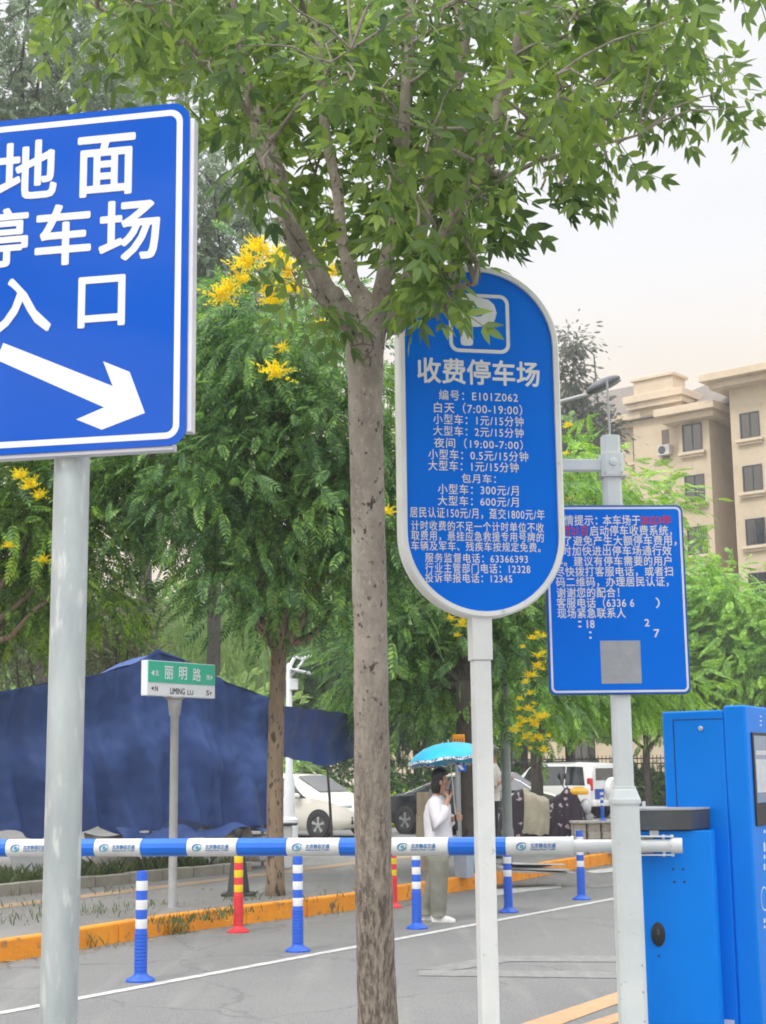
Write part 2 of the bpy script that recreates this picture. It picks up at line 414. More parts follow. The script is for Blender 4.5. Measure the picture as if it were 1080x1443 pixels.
# stone edging of the grass strip, tactile strip, grass bed
e0, e1 = gd(0, 1264, PZ), gd(300, 1234, PZ); ed = (e1 - e0).normalized()
eline = [e0 - ed * 9, e0, e1, e1 + ed * 1.1]
struct(stones(eline, .62, .12, PZ - .02, PZ + .135, .005, .008).build('edging', EDGE, bevel=.012))
t0, t1 = gd(0, 1281, PZ), gd(330, 1240, PZ); td = (t1 - t0).normalized(); tn = Vector((-td.y, td.x, 0))
q = [t0 - td * 9, t1 + td * 13, t1 + td * 13 + tn * .33, t0 - td * 9 + tn * .33]
struct(MB().add([(p.x, p.y, PZ + .004) for p in q], [(0, 1, 2, 3)]).build('tactile_strip', TACT))
en = Vector((-ed.y, ed.x, 0))
g0, g1 = e0 - ed * 9 + en * .13, e1 + ed * 1.0 + en * .13
SOIL = M('soil', (.085, .08, .045), (.05, .055, .03), scale=8, rough=.95, bump=.5)
q = [g0, g1, g1 + en * 1.6, g0 + en * 1.6]
struct(MB().add([(p.x, p.y, PZ + .07) for p in q], [(0, 1, 2, 3)]).build('soil_bed', SOIL))
# road markings
def strip(pix, name, mat, z=.004):
    ps = [gd(x, y, z) for x, y in pix]
    return struct(MB().add(ps, [tuple(range(len(ps)))]).build(name, mat))
a, b = gd(-40, 1436), gd(868, 1266.5); lt = (b - a).normalized(); ln_ = Vector((-lt.y, lt.x, 0)) * .05
a, b = a - lt * 5, b + lt * 26
struct(MB().add([(p.x, p.y, .004) for p in (a - ln_, b - ln_, b + ln_, a + ln_)], [(0, 1, 2, 3)]).build('lane_line', LINE))
strip([(726, 1446), (784, 1446), (1100, 1331), (1100, 1322)], 'orange_marking', PEACH)
strip([(812, 1446), (852, 1446), (1130, 1356), (1130, 1345)], 'orange_marking', PEACH)
strip([(585, 1367), (700, 1347), (905, 1347), (905, 1356), (720, 1355), (650, 1366)], 'worn_marking', FADED)
strip([(590, 1366), (905, 1370), (905, 1379), (590, 1375)], 'worn_marking', FADED)
strip([(690, 1254), (790, 1246), (792, 1251), (745, 1256), (700, 1262)], 'worn_marking', LINE)
strip([(826, 1228), (874, 1221), (874, 1228), (838, 1231)], 'worn_marking', LINE)
strip([(826, 1249), (872, 1244), (872, 1248), (835, 1252)], 'worn_marking', FADED)

# ================================================================ SIGNS
class Plane:
    """vertical plane y=yc of a thing at loc turned by rz: photo pixel -> local (x, z)"""
    def __init__(s, loc, rz, yc):
        s.ax = Vector((math.cos(rz), math.sin(rz), 0)); s.ay = Vector((-math.sin(rz), math.cos(rz), 0)); s.loc = Vector(loc); s.yc = yc
    def __call__(s, px, py):
        v = FW + RT * ((px - 540) / F_PX) - UP * ((py - 721.5) / F_PX)
        o = s.loc + s.ay * s.yc
        t = (o - CP).dot(s.ay) / v.dot(s.ay)
        p = CP + v * t - s.loc
        return p.dot(s.ax), p.z
def text_px(mb, body, pl, x0, x1, y0, y1, y, weight=.0, mi=0, em=None, spacing=1.0):
    ym, xm = (y0 + y1) / 2, (x0 + x1) / 2
    text_into(mb, body, pl(x0, ym)[0], pl(x1, ym)[0], pl(xm, y1)[1], pl(xm, y0)[1], y, weight, mi, em=em, spacing=spacing)

# ---- entrance sign, nearest, left
b = pt(102, 640, 3.75); RZ = R(-11)
es = thing('entrance_sign', (b.x, b.y, 0), 'large blue car park entrance sign with white arrow on a thick galvanised pole', 'sign', rz=RZ)
pl = Plane((b.x, b.y, 0), RZ, -.075)
xr = pl(264.5, 390)[0]; zt = pl(102, 160)[1]; zb = pl(102, 635.5)[1]
w, h = .615, zt - zb; cx, cz = xr - w / 2, (zt + zb) / 2
POLE_TOP = zt - .05
mb = MB().tube([(0, 0, 0), (0, 0, POLE_TOP)], .0445, 28)
mb.build('pole', GALV, es, smooth=40)
MB().prism(rrect(w, h, .045, 8, cx, cz), -.075, -.071).build('panel', GLOSSBLUE, es)
ALU = M('pale_aluminium', (.68, .68, .72), (.58, .58, .62), rough=.4, metal=.3)
fr = MB()
fr.box((xr + .001, -.054, cz - .005), (.022, .032, h - .075)); fr.box((cx, -.054, zb - .001), (w - .07, .032, .018)); fr.box((cx, -.054, zt - .012), (w - .09, .032, .018)); fr.box((cx - w / 2 + .012, -.054, cz), (.022, .032, h - .1))
fr.build('backing_frame', ALU, es, bevel=.002)
for z in (cz + h * .27, cz - h * .27):
    cl = MB(); cl.box((cx, -.0545, z), (w - .04, .03, .04)); cl.lathe([(.051, -.02), (.051, .02)], (0, 0, z), 24); cl.build('clamp', STEEL, es)
mb = MB(); ring2d(mb, rrect(w - .034, h - .034, .034, 8, cx, cz), rrect(w - .066, h - .066, .020, 8, cx, cz), -.0758)
mb.build('border', SIGNWHITE, es, fix=False)
mb = MB()
for ch, x0, x1, y0, y1 in (('地', -1, 79, 200, 279), ('面', 111, 189, 192, 274), ('停', -41, 38, 296, 376), ('车', 51.5, 127, 289, 372), ('场', 141.5, 224, 283, 365), ('入', -10, 71, 393, 468), ('口', 112, 175, 390.5, 459)):
    text_px(mb, ch, pl, x0, x1, y0, y1, -.0758, weight=.022)
mb.build('lettering', SIGNWHITE, es, fix=False)
ar = [(4.7, 483), (159, 544), (145.5, 509), (183, 524), (204.5, 582), (143.6, 605.6), (107.5, 591), (146.7, 574), (-5, 507)]
MB().add([(pl(x, y)[0], -.0758, pl(x, y)[1]) for x, y in ar], [tuple(range(len(ar)))]).build('arrow', SIGNWHITE, es, fix=False)

# ---- oval tariff sign
b = pt(676, 870, 6.62); RZ = R(11)
ov = thing('tariff_sign', (b.x, b.y, 0), 'tall oval blue parking tariff sign in a white frame on a white post', 'sign', rz=RZ)
pl = Plane((b.x, b.y, 0), RZ, -.055)
xl, xr = pl(563.5, 640)[0], pl(793, 640)[0]; cx = (xl + xr) / 2; w = xr - xl
zt, zb = pl(678, 374)[1], pl(674, 871)[1]
def track(w, zt, zb, cx, n=28):
    r = w / 2; out = []
    for k in range(n + 1): a = math.pi * k / n; out.append((cx + r * math.cos(a), zt - r + r * math.sin(a)))
    for k in range(n + 1): a = math.pi + math.pi * k / n; out.append((cx + r * math.cos(a), zb + r + r * math.sin(a)))
    return out
FRAMEW = .030
mb = MB(); o_, i_ = track(w, zt, zb, cx), track(w - 2 * FRAMEW, zt - FRAMEW, zb + FRAMEW, cx)
o2 = track(w - .018, zt - .009, zb + .009, cx)
n = len(o_)
rings = [[(u, -.040, v) for u, v in i_], [(u, -.060, v) for u, v in i_], [(u, -.062, v) for u, v in o2], [(u, -.052, v) for u, v in o_], [(u, .030, v) for u, v in o_], [(u, .040, v) for u, v in o2], [(u, .038, v) for u, v in i_], [(u, .020, v) for u, v in i_]]
mb.add([p for r in rings for p in r], [(k * n + i, k * n + (i + 1) % n, (k + 1) * n + (i + 1) % n, (k + 1) * n + i) for k in range(7) for i in range(n)])
mb.build('frame', WHITEPAINT, ov, smooth=38)
MB().prism(track(w - 2 * FRAMEW + .004, zt - FRAMEW + .002, zb + FRAMEW - .002, cx), -.046, .026).build('panel', SIGNBLUE, ov)
FY = -.0475
pl = Plane((b.x, b.y, 0), RZ, FY)
zsl = pl(676, 930)[1]
MB().box((0, 0, zsl / 2), (.078, .078, zsl)).build('post', WHITEPAINT, ov, bevel=.006)
MB().box((0, 0, (zsl + zb + .02) / 2), (.092, .092, zb + .02 - zsl)).build('sleeve', WHITEPAINT, ov, bevel=.005)
mb = MB()
x0, z1 = pl(632, 412); x1, z0 = pl(719.5, 499); bw, bh, bx, bz = x1 - x0, z1 - z0, (x0 + x1) / 2, (z0 + z1) / 2
ring2d(mb, rrect(bw, bh, .045, 8, bx, bz), rrect(bw - .034, bh - .034, .030, 8, bx, bz), FY)
text_px(mb, 'P', pl, 652.5, 697, 422, 484.5, FY, weight=.035)
mb.build('parking_symbol', SIGNWHITE, ov, fix=False)
mb = MB()
text_px(mb, '收费停车场', pl, 589, 760, 507, 541.5, FY, weight=.022)
for s_, x0, x1, y0, y1 in (
    ('编号：E101Z062', 619, 730, 550, 566), ('白天（7:00-19:00）', 612, 736, 567.5, 584), ('小型车：1元/15分钟', 611, 738, 584, 600), ('大型车：2元/15分钟', 611, 738, 600.5, 616),
    ('夜间（19:00-7:00）', 612, 737, 617.5, 633), ('小型车：0.5元/15分钟', 604, 744.5, 633.5, 649.5), ('大型车：1元/15分钟', 604, 731, 649, 665), ('包月车：', 651, 699, 667, 681.5),
    ('小型车：300元/月', 617.5, 731, 682, 698), ('大型车：600元/月', 617.5, 731, 698.5, 714), ('居民认证150元/月，趸交1800元/年', 578, 767.5, 715, 731.5), ('计时收费的不足一个计时单位不收', 580, 766.5, 734, 749.5),
    ('取费用，悬挂应急救援专用号牌的', 580, 766.5, 748, 763.5), ('车辆及军车、残疾车按规定免费。', 580, 762, 762.5, 777.5), ('服务监督电话：63366393', 599.5, 744, 779, 794), ('行业主管部门电话：12328', 599.5, 747.5, 793, 808.5), ('投诉举报电话：12345', 599.5, 722, 807, 822)):
    text_px(mb, s_, pl, x0, x1, y0 + 1.1, y1 - .7, FY, weight=.008, em=1, spacing=1.12)
mb.build('lettering', SIGNWHITE, ov, fix=False)

# ---- notice board on the right-hand post
b = pt(893, 1443, 6.93); RZ = R(3)
nb = thing('notice_board', (b.x, b.y, 0), 'blue rectangular notice board with lines of white text on a pale stepped post', 'sign', rz=RZ)
pl0 = Plane((b.x, b.y, 0), RZ, 0)
zc1, zc0 = pl0(884, 1108)[1], pl0(885, 1133)[1]; ztop = pl0(862, 615)[1]
mb = MB(); hw = .063
for z0, z1, hw, bv in ((0, zc0, .0625, 0), (zc0, ztop, .045, 0)):
    pass
oc = lambda r, c: [(r - c, -r), (r, -r + c), (r, r - c), (r - c, r), (-r + c, r), (-r, r - c), (-r, -r + c), (-r + c, -r)]
MB().prism(oc(.0625, .022), 0, zc0 + .01, 'z').build('lower_post', PALEPOLE, nb, bevel=.003)
MB().prism(oc(.044, .014), zc0 + .01, ztop, 'z').build('upper_post', PALEPOLE, nb, bevel=.003)
mb = MB(); prof = [(.0665, zc0 - .004), (.070, zc0 + .006), (.070, zc0 + .022), (.066, zc0 + .03), (.056, zc1 - .022), (.051, zc1 - .012), (.051, zc1)]
rings = [[(x, y, z) for x, y in oc(r, r * .34)] for r, z in prof]
mb.add([p for r in rings for p in r], [(k * 8 + i, k * 8 + (i + 1) % 8, (k + 1) * 8 + (i + 1) % 8, (k + 1) * 8 + i) for k in range(len(rings) - 1) for i in range(8)] + [tuple(range(8)), tuple(range(48, 56))])
mb.build('collar', PALEPOLE, nb, bevel=.002)
pl = Plane((b.x, b.y, 0), RZ, -.068)
zt, zb = pl(865, 711.5)[1], pl(876, 979)[1]; xr = pl(968.7, 845)[0]; xl = pl(770.5, 845)[0]
w, h, cx, cz = xr - xl, zt - zb, (xl + xr) / 2, (zt + zb) / 2
EDGEBLUE = M('dark_edge_blue', (.012, .05, .20), rough=.4, coat=.3)
MB().prism(rrect(w, h, .032, 7, cx, cz), -.064, -.046).build('backing_frame', EDGEBLUE, nb, bevel=.003)
MB().prism(rrect(w - .012, h - .012, .028, 7, cx, cz), -.067, -.0645).build('panel', SIGNBLUE, nb)
FY = -.0682; pl = Plane((b.x, b.y, 0), RZ, FY)
mb = MB(); ring2d(mb, rrect(w - .022, h - .022, .026, 7, cx, cz), rrect(w - .042, h - .042, .018, 7, cx, cz), FY)
mb.build('border', SIGNWHITE, nb, fix=False)
mb = MB(); RED = M('red_sign_film', (.62, .02, .06), rough=.45)
for s_, x0, x1, y0, y1 in (
    ('温情提示：', 781.6, 842, 726, 740.5), ('本车场于', 850, 902.5, 726, 740.5), ('启动停车收费系统，', 831.5, 947, 740.5, 755), ('为了避免产生大额停车费用，', 780, 953.5, 755, 769),
    ('同时加快进出停车场通行效', 779, 946.5, 769.5, 783), ('率。建议有停车需要的用户', 781, 946.5, 784, 797.5), ('尽快拨打客服电话，或者扫', 783, 948.5, 798.5, 812), ('码二维码，办理居民认证，', 784, 942.5, 813, 826.5),
    ('谢谢您的配合！', 785, 873, 828, 842), ('客服电话（6336 6', 785, 894, 842.5, 856.5), ('）', 924.5, 930, 842.5, 856.5), ('现场紧急联系人', 786, 882, 857, 871)):
    text_px(mb, s_, pl, x0, x1, y0, y1, FY, weight=.015, em=1, spacing=1.06)
for s_, x0, x1, y0, y1 in (('：', 815.5, 819.5, 875, 884), ('18', 827.5, 838, 874, 885), ('2', 909, 915.5, 872.5, 882.5), ('：', 831, 834, 890, 900), ('7', 922, 929.5, 887, 898)):
    text_px(mb, s_, pl, x0, x1, y0, y1, FY, weight=.02)
mb.build('lettering', SIGNWHITE, nb, fix=False)
mb = MB()
text_px(mb, '2023年', pl, 903, 946.5, 726, 739.5, FY, weight=.024); text_px(mb, '8月21日', pl, 786, 828, 741, 754.5, FY, weight=.024, em=1)
mb.build('red_lettering', RED, nb, fix=False)
x0, z1 = pl(846, 903); x1, z0 = pl(905, 963)
MB().add([(x0, FY - .0002, z0), (x1, FY - .0002, z0), (x1, FY - .0002, z1), (x0, FY - .0002, z1)], [(0, 1, 2, 3)]).build('blank_sticker', M('blank_sticker', (.36, .38, .40), (.30, .32, .34), scale=14, rough=.5), nb, fix=False)
za = pl0(825, 656)[1]
MB().box((-.42, 0, za), (.76, .056, .056)).build('side_arm', PALEPOLE, nb, bevel=.004)
mb = MB().prism(oc(.056, .016), za - .058, za + .058, 'z'); mb.lathe([(.0, -.0005), (.022, 0), (.020, .008), (0, .012)], (0, -.056, za + .008), 16, rot=Matrix.Rotation(R(90), 3, 'X'))
mb.build('clamp', PALEPOLE, nb, bevel=.003)
mb = MB(); mb.box((0, -.0, za - .062), (.128, .118, .007))
for sx in (-.042, .042): mb.lathe([(.006, 0), (.006, .006)], (sx, -.057, za - .045), 8, rot=Matrix.Rotation(R(90), 3, 'X'))
mb.build('clamp_bolt_plate', STEEL, nb)
MB().tube([(0, 0, ztop), (-.004, 0, ztop + .30)], .006, 8).build('antenna', M('grey_antenna', (.5, .5, .5)), nb)
# fixings along the lower post
for z in (.35, .48, .60): MB().ball((.040, -.0615, z), .006, 8, 6).build('rivet', STEEL, nb)

# ---- street name sign
b = gd(243, 1279, PZ); RZ = R(54)
sn = thing('street_name_sign', (b.x, b.y, PZ), 'green and white street name sign turned sideways on a grey post', 'sign', rz=RZ)
yc = -.055; pl = Plane((b.x, b.y, PZ), RZ, yc)
xl, _ = pl(208, 955); xr, _ = pl(304, 955); zt = (pl(208, 928)[1] + pl(304, 938.5)[1]) / 2; zm = pl(256, 964.5)[1]; zb = (pl(208, 978.5)[1] + pl(304, 986)[1]) / 2
zt -= 0; cx, w = (xl + xr) / 2, xr - xl
GREEN = M('green_sign_film', (.0, .44, .27), (.0, .40, .25), rough=.4, coat=.3)
MB().box((cx, -.005, (zt + zb) / 2), (w, .09, zt - zb)).build('sign_case', SIGNWHITE, sn, bevel=.008)
MB().box((cx, yc + .002, (zt + zm) / 2), (w - .02, .010, zt - zm - .014)).build('green_panel', GREEN, sn)
FY = yc - .0045; pl = Plane((b.x, b.y, PZ), RZ, FY)
mb = MB()
for ch, x0, x1, y0, y1 in (('丽', 232, 244, 939, 957), ('明', 252.5, 263.5, 940, 958), ('路', 272, 283, 942, 960), ('北', 219, 224, 944, 952.5), ('南', 291, 295.5, 951, 958)):
    text_px(mb, ch, pl, x0, x1, y0, y1, FY, weight=.015)
for tri in (((213, 948), (217.5, 944), (217.5, 952.5)), ((300, 955), (297, 951.5), (297, 958.5))):
    mb.add([(pl(*p)[0], FY, pl(*p)[1]) for p in tri], [(0, 1, 2)])
mb.build('lettering', SIGNWHITE, sn, fix=False)
mb = MB(); FY2 = -.0512; pl = Plane((b.x, b.y, PZ), RZ, FY2)
for s_, x0, x1, y0, y1 in (('N', 218.5, 222.5, 967, 974), ('LIMING', 240, 260.5, 970, 978.5), ('LU', 264.5, 272.5, 973, 979.5), ('S', 291, 294.5, 973, 980)):
    text_px(mb, s_, pl, x0, x1, y0, y1, FY2, weight=.02)
for tri in (((213, 970), (216.5, 967), (216.5, 973)), ((298.5, 977), (296, 974), (296, 980))):
    mb.add([(pl(*p)[0], FY2, pl(*p)[1]) for p in tri], [(0, 1, 2)])
mb.build('dark_lettering', BLACK, sn, fix=False)
zk = pl(250, 1010)[1]
MB().lathe([(.05, 0), (.045, .02), (.043, zk), (.058, zk + .02), (.078, zb - .03), (.105, zb - .012), (.105, zb)], n=20).build('post', GREYPOLE, sn, smooth=40)

# ================================================================ BARRIER GATE
pr, plft = pt(930, 1189.5, 7.25), pt(0, 1197.5, 7.86)
RZ = math.atan2(pr.y - plft.y, pr.x - plft.x)
cb = pt(956, 1300, 7.52)
bg_ = thing('barrier_gate', (cb.x, cb.y, 0), 'blue barrier gate cabinet with a long blue and white striped boom lowered across the lane', 'barrier', rz=RZ)
ax = Vector((math.cos(RZ), math.sin(RZ), 0)); ay = Vector((-math.sin(RZ), math.cos(RZ), 0))
yb = (pr - cb).dot(ay); pl = Plane((cb.x, cb.y, 0), RZ, yb)
zb = (pr.z + plft.z) / 2
bh = pl(956, 1172)[1]
def bx_(px): return pl(px, 1192)[0]
cwid = .40; xr = bx_(1010); xc = xr - cwid / 2
body = [(xc - cwid / 2, .13), (xc - cwid / 2, yb + .09), (xr - .06, yb + .09), (xr - .02, yb + .105), (xr, yb + .14), (xr, .13)]
MB().prism(body, 0, bh, 'z').build('cabinet', KIOSKBLUE, bg_, smooth=35, bevel=.004)
fy = yb + .0895; plf = Plane((cb.x, cb.y, 0), RZ, fy)
# cap: dark lid with a chamfered corner and a pale top edge
cz0, cz1 = plf(950, 1170)[1], plf(950, 1142)[1]
xa, xb, xe = plf(870, 1155)[0], plf(973, 1155)[0], plf(1002, 1155)[0]
cap = [(xa, fy - .03), (xb, fy - .03), (xe, fy + .16), (xe, .17), (xa, .17)]
MB().prism(cap, cz0, cz1, 'z').build('cap', DARKCAP, bg_, bevel=.006)
MB().prism([(xa, fy - .033), (xb + .002, fy - .033), (xe + .003, fy + .158), (xe + .003, .173), (xa, .173)], cz1 + .0005, cz1 + .010, 'z').build('cap_edge', M('cap_edge_grey', (.42, .43, .44), rough=.45), bg_)
mb = MB(); mb.tube([(plf(908, 1140)[0], fy - .01, cz1 + .012), (plf(908, 1140)[0], fy - .01, cz1 + .045)], .009, 10)
mb.build('sensor_stub', SIGNWHITE, bg_)
for x, y in ((949, 1225), (963, 1225), (951, 1243), (965, 1243), (929, 1347)):
    MB().lathe([(.0055, 0), (.0055, .004)], (plf(x, y)[0], fy, plf(x, y)[1]), 10, rot=Matrix.Rotation(R(90), 3, 'X')).build('screw', BLACK, bg_)
lx, lz = plf(928, 1317)
mb = MB(); mb.lathe([(.034, 0), (.034, .006), (.030, .010)], (0, 0, 0), 28, rot=Matrix.Rotation(R(90), 3, 'X'))
mb.v = [(v[0] + lx, v[1] + fy, v[2] * 1.7 + lz) for v in mb.v]
lk = mb.build('lock_cover', BLACK, bg_, smooth=40)
MB().box((lx + .001, fy - .011, lz + .012), (.012, .004, .028)).build('keyhole', DARKCAP, lk)
# boom: hub tube, striped sleeves with emblem and lettering
x_hub0, x_hub1 = bx_(809), bx_(962)
RB = .0455
mb = MB().tube([(x_hub0 - .01, yb, zb), (x_hub1, yb, zb)], .031, 24)
mb.tube([(x_hub1 - .055, yb, zb), (x_hub1, yb, zb)], .0375, 24)
mb.build('boom_tube', WHITEPAINT, bg_, smooth=40)
mb = MB()
for dz in (.044, -.044): mb.box((bx_(925), yb + .012, zb + dz), (.17, .07, .006))
mb.box((bx_(912), yb + .06, zb), (.06, .07, .075)); mb.box((plf(922, 1172)[0], fy - .004, pl(922, 1174)[1]), (.045, .012, .05))
for dx in (936, 948): mb.lathe([(.008, 0), (.008, .104)], (bx_(dx), yb, zb - .052), 8)
mb.build('boom_bracket', WHITEPAINT, bg_, bevel=.002)
LOGO = M('logo_blue', (.03, .17, .42), (.03, .15, .38), rough=.5); TEAL = M('logo_teal', (.10, .36, .52), rough=.5)
BOOMBLUE = M('boom_blue_sleeve', (.0, .15, .72), (.0, .13, .62), scale=4, rough=.35, coat=.2)
BOOMWHITE = M('boom_white_sleeve', (.74, .75, .74), (.64, .65, .63), scale=5, rough=.42, c3=(.45, .44, .40), s3=18, lo3=.64, hi3=.82)
edges = [809, 714, 633, 553, 480, 406, 336, 266, 201, 136, 72, 12, -45, -100, -152, -200]
xs = [bx_(e) for e in edges]
def on_tube(v, r):
    """flat (x, z) pattern wrapped on the boom's near side"""
    a = v[2] / r
    return (v[0], yb - r * math.cos(a), zb + r * math.sin(a))
lt_v, lt_f = glyphs('北京静态交通'); le_v, le_f = glyphs('Beijing Static Traffic')
for i in range(len(xs) - 1):
    xa_, xb_ = xs[i + 1], xs[i]; white = i % 2 == 0
    mb = MB(); r1 = RB
    if i == 0:
        mb.tube([(xa_, yb, zb), (xa_ + .006, yb, zb), (xb_ - .012, yb, zb), (xb_ - .012, yb, zb), (xb_, yb, zb)], [r1 - .002, r1, r1, r1 + .004, r1 + .002], 28)
    else:
        mb.tube([(xa_ + .0008, yb, zb), (xa_ + .004, yb, zb), (xb_ - .004, yb, zb), (xb_ - .0008, yb, zb)], [r1 - .0015, r1, r1, r1 - .0015], 28 if white else 12)
    sl = mb.build('boom_sleeve', BOOMWHITE if white else BOOMBLUE, bg_, smooth=25 if white else 12)
    if white and i < 14:
        Ls = .235; x0 = xa_ + .022 + (.02 if i == 0 else 0)
        lb = MB(); rr = RB + .0012
        # emblem: two tapering crescents round a small globe
        ecx, er = x0 + .036, .0215
        for k, (a0, a1, off, rad) in enumerate(((20, 235, .0035, 1.0), (200, 400, -.0035, .92))):
            pts = []
            for q in range(15):
                a = R(a0 + (a1 - a0) * q / 14); tck = .0075 * math.sin(math.pi * q / 14) + .0004
                pts.append((a, er * rad, tck))
            vs_ = [(ecx + 1.35 * r_ * math.cos(a) + off, 0, r_ * math.sin(a)) for a, r_, t_ in pts] + [(ecx + 1.35 * (r_ - t_) * math.cos(a) + off, 0, (r_ - t_) * math.sin(a)) for a, r_, t_ in pts]
            lb.add([on_tube(v, rr) for v in vs_], [(j, j + 1, j + 16, j + 15) for j in range(14)], k)
        gl = [(ecx + .010 * math.cos(2 * math.pi * q / 14) + .002, 0, .0095 * math.sin(2 * math.pi * q / 14) + .001) for q in range(14)]
        lb.add([on_tube(v, rr) for v in gl], [tuple(range(14))], 1)
        for vs0, fs0, xa2, xb2, za2, zb2 in ((lt_v, lt_f, x0 + .082, x0 + .205, -.006, .0165), (le_v, le_f, x0 + .082, x0 + .205, -.0195, -.009)):
            A, B = vs0.min(0), vs0.max(0)
            for q_, (ox, oz) in enumerate(((0, 0), (.025, 0), (-.025, 0), (0, .025), (0, -.025))):
                lb.add([on_tube((xa2 + (v[0] + ox - A[0]) / (B[0] - A[0]) * (xb2 - xa2), 0, za2 + (v[1] + oz - A[1]) / (B[1] - A[1]) * (zb2 - za2)), rr + .0001 * q_) for v in vs0], fs0, 0)
        lb.build('boom_lettering', [LOGO, TEAL], sl, fix=False)

# ================================================================ PAYMENT KIOSK
RZ = R(60); nc = pt(1056, 1100, 7.42)
ks = thing('payment_kiosk', (nc.x, nc.y, 0), 'tall blue self service payment machine with a screen at the right edge', 'payment machine', rz=RZ)
# local axes: -x face is the broad side, -y face carries the screen; near corner at (0,0)
plx = lambda px, py: None
def side(px, py, xo=0.0):
    """pixel -> (local y, z) on the plane x = xo"""
    axx = Vector((math.cos(RZ), math.sin(RZ), 0)); ayy = Vector((-math.sin(RZ), math.cos(RZ), 0))
    v = FW + RT * ((px - 540) / F_PX) - UP * ((py - 721.5) / F_PX)
    o = nc.xy.to_3d() + axx * xo
    t = (o - CP).dot(axx) / v.dot(axx); p = CP + v * t - nc.xy.to_3d()
    return p.dot(ayy), p.z
plk = Plane((nc.x, nc.y, 0), RZ, -.001)
ztf = side(1040, 994)[1]; ystep = side(1019, 1000)[0]; ztr = side(975, 1002)[1]; yend = side(934, 1040)[0]
MB().prism([(0.0, 0.0), (.42, 0.0), (.42, ystep), (0.0, ystep)], 0, ztf, 'z').build('front_housing', KIOSKBLUE, ks, bevel=.012, seg=3, smooth=40)
MB().prism([(.006, ystep + .0005), (.40, ystep + .0005), (.40, yend), (.006, yend)], 0, ztr, 'z').build('rear_cabinet', KIOSKBLUE, ks, bevel=.010, seg=3, smooth=40)
# door seam on the rear cabinet: thin dark groove frame, and its lock
y0, z1 = side(949, 1015, .006); y1 = ystep + .004; DSEAM = M('door_seam', (.004, .03, .16), rough=.6)
mb = MB(); mb.box((.0055, (y0 + y1) / 2, z1), (.0022, y0 - y1, .005)); mb.box((.0055, y0, (z1 + .12) / 2), (.0022, .005, z1 - .12))
mb.build('door_seam', DSEAM, ks)
ly, lz = side(988, 1027, .006)
mb = MB(); rotx = Matrix.Rotation(R(-90), 3, 'Y')
mb.lathe([(.013, 0), (.013, .006), (.009, .010)], (.006, ly, lz), 18, rot=rotx)
mb.build('door_lock', STEEL, ks, smooth=40)
sy, sz = side(1026, 1440, .0)
MB().box((-.0005, sy, sz - .04), (.001, .07, .10)).build('white_label', SIGNWHITE, ks)
# screen side
SCR = M('screen_display', (.10, .20, .36), (.08, .17, .31), scale=3, rough=.2, coat=.5)
xs0, zs1 = plk(1058.5, 1032); zs0 = plk(1063, 1165)[1]; zd0 = plk(1064, 1133)[1]
mb = MB(); mb.box((xs0 + .17, -.004, (zs0 + zs1) / 2), (.34, .010, zs1 - zs0)); mb.build('screen_bezel', BLACK, ks, bevel=.003)
sc_ = MB().box((xs0 + .172, -.0095, (zd0 + zs1) / 2 - .006), (.31, .002, zs1 - zd0 - .02)).build('screen', SCR, ks)
mb = MB()
za, zb2 = plk(1070, 1058)[1], plk(1070, 1064)[1]; mb.box((xs0 + .13, -.011, (za + zb2) / 2), (.19, .001, za - zb2))
za, zb2 = plk(1070, 1070)[1], plk(1070, 1117)[1]; mb.box((xs0 + .14, -.011, (za + zb2) / 2), (.22, .001, za - zb2))
mb.build('screen_block', M('screen_pale_block', (.62, .66, .70), (.50, .54, .58), scale=30, rough=.3), sc_)
mb = MB()
for py in (1010, 1016, 1022):
    x_, z_ = plk(1072, py); mb.box((x_ + .005, -.002, z_), (.022, .004, .008))
mb.build('indicator_slot', SIGNWHITE, ks, bevel=.001)
mb = MB()
for py, hh in ((1172, .016), (1194, .045), (1208, .02), (1222, .03), (1298, .02), (1307, .012)):
    x_, z_ = plk(1077, py); mb.box((x_ + .012, -.0008, z_), (.026, .0008, hh))
x_, z_ = plk(1073, 1268); n = 28; RR = .06
o1 = [(x_ + RR + RR * math.cos(2 * math.pi * k / n), z_ + RR * math.sin(2 * math.pi * k / n)) for k in range(n)]; o2_ = [(x_ + RR + (RR - .008) * math.cos(2 * math.pi * k / n), z_ + (RR - .008) * math.sin(2 * math.pi * k / n)) for k in range(n)]
ring2d(mb, o1, o2_, -.0012)
mb.build('printed_symbol', SIGNWHITE, ks, fix=False)

# ================================================================ BOLLARDS, CONE
BLUEB = M('bollard_blue', (.014, .105, .60), (.012, .09, .50), scale=5, rough=.45); REDB = M('bollard_red', (.72, .035, .05), (.58, .03, .04), scale=5, rough=.45)
BANDW = M('reflective_white_band', (.80, .81, .82), rough=.35); BANDY = M('reflective_yellow_band', (.85, .62, .01), rough=.35)
def bollard(loc, label, group, body, band):
    t = thing('bollard', loc, label, 'bollard', group)
    prof = [(.108, 0), (.108, .012), (.095, .022), (.06, .04), (.050, .055)]
    z = .055
    while z < .33: prof += [(.050, z + .003), (.047, z + .010), (.047, z + .018), (.0495, z + .024)]; z += .026
    prof += [(.044, .36), (.0425, .78), (.038, .795), (.0, .80)]
    MB().lathe(prof, n=24).build('post', body, t, smooth=35)
    for z in (.378, .517, .656):
        MB().lathe([(.0436, z), (.0440, z + .002), (.0440, z + .068), (.0436, z + .07)], n=24).build('reflective_band', band, t, smooth=35)
    return t
GB, GR = 'blue bollards standing along the lane line', 'red bollards standing by the orange kerb'
b1 = bollard(gd(198, 1383), 'blue and white bollard nearest the entrance sign pole', GB, BLUEB, BANDW)
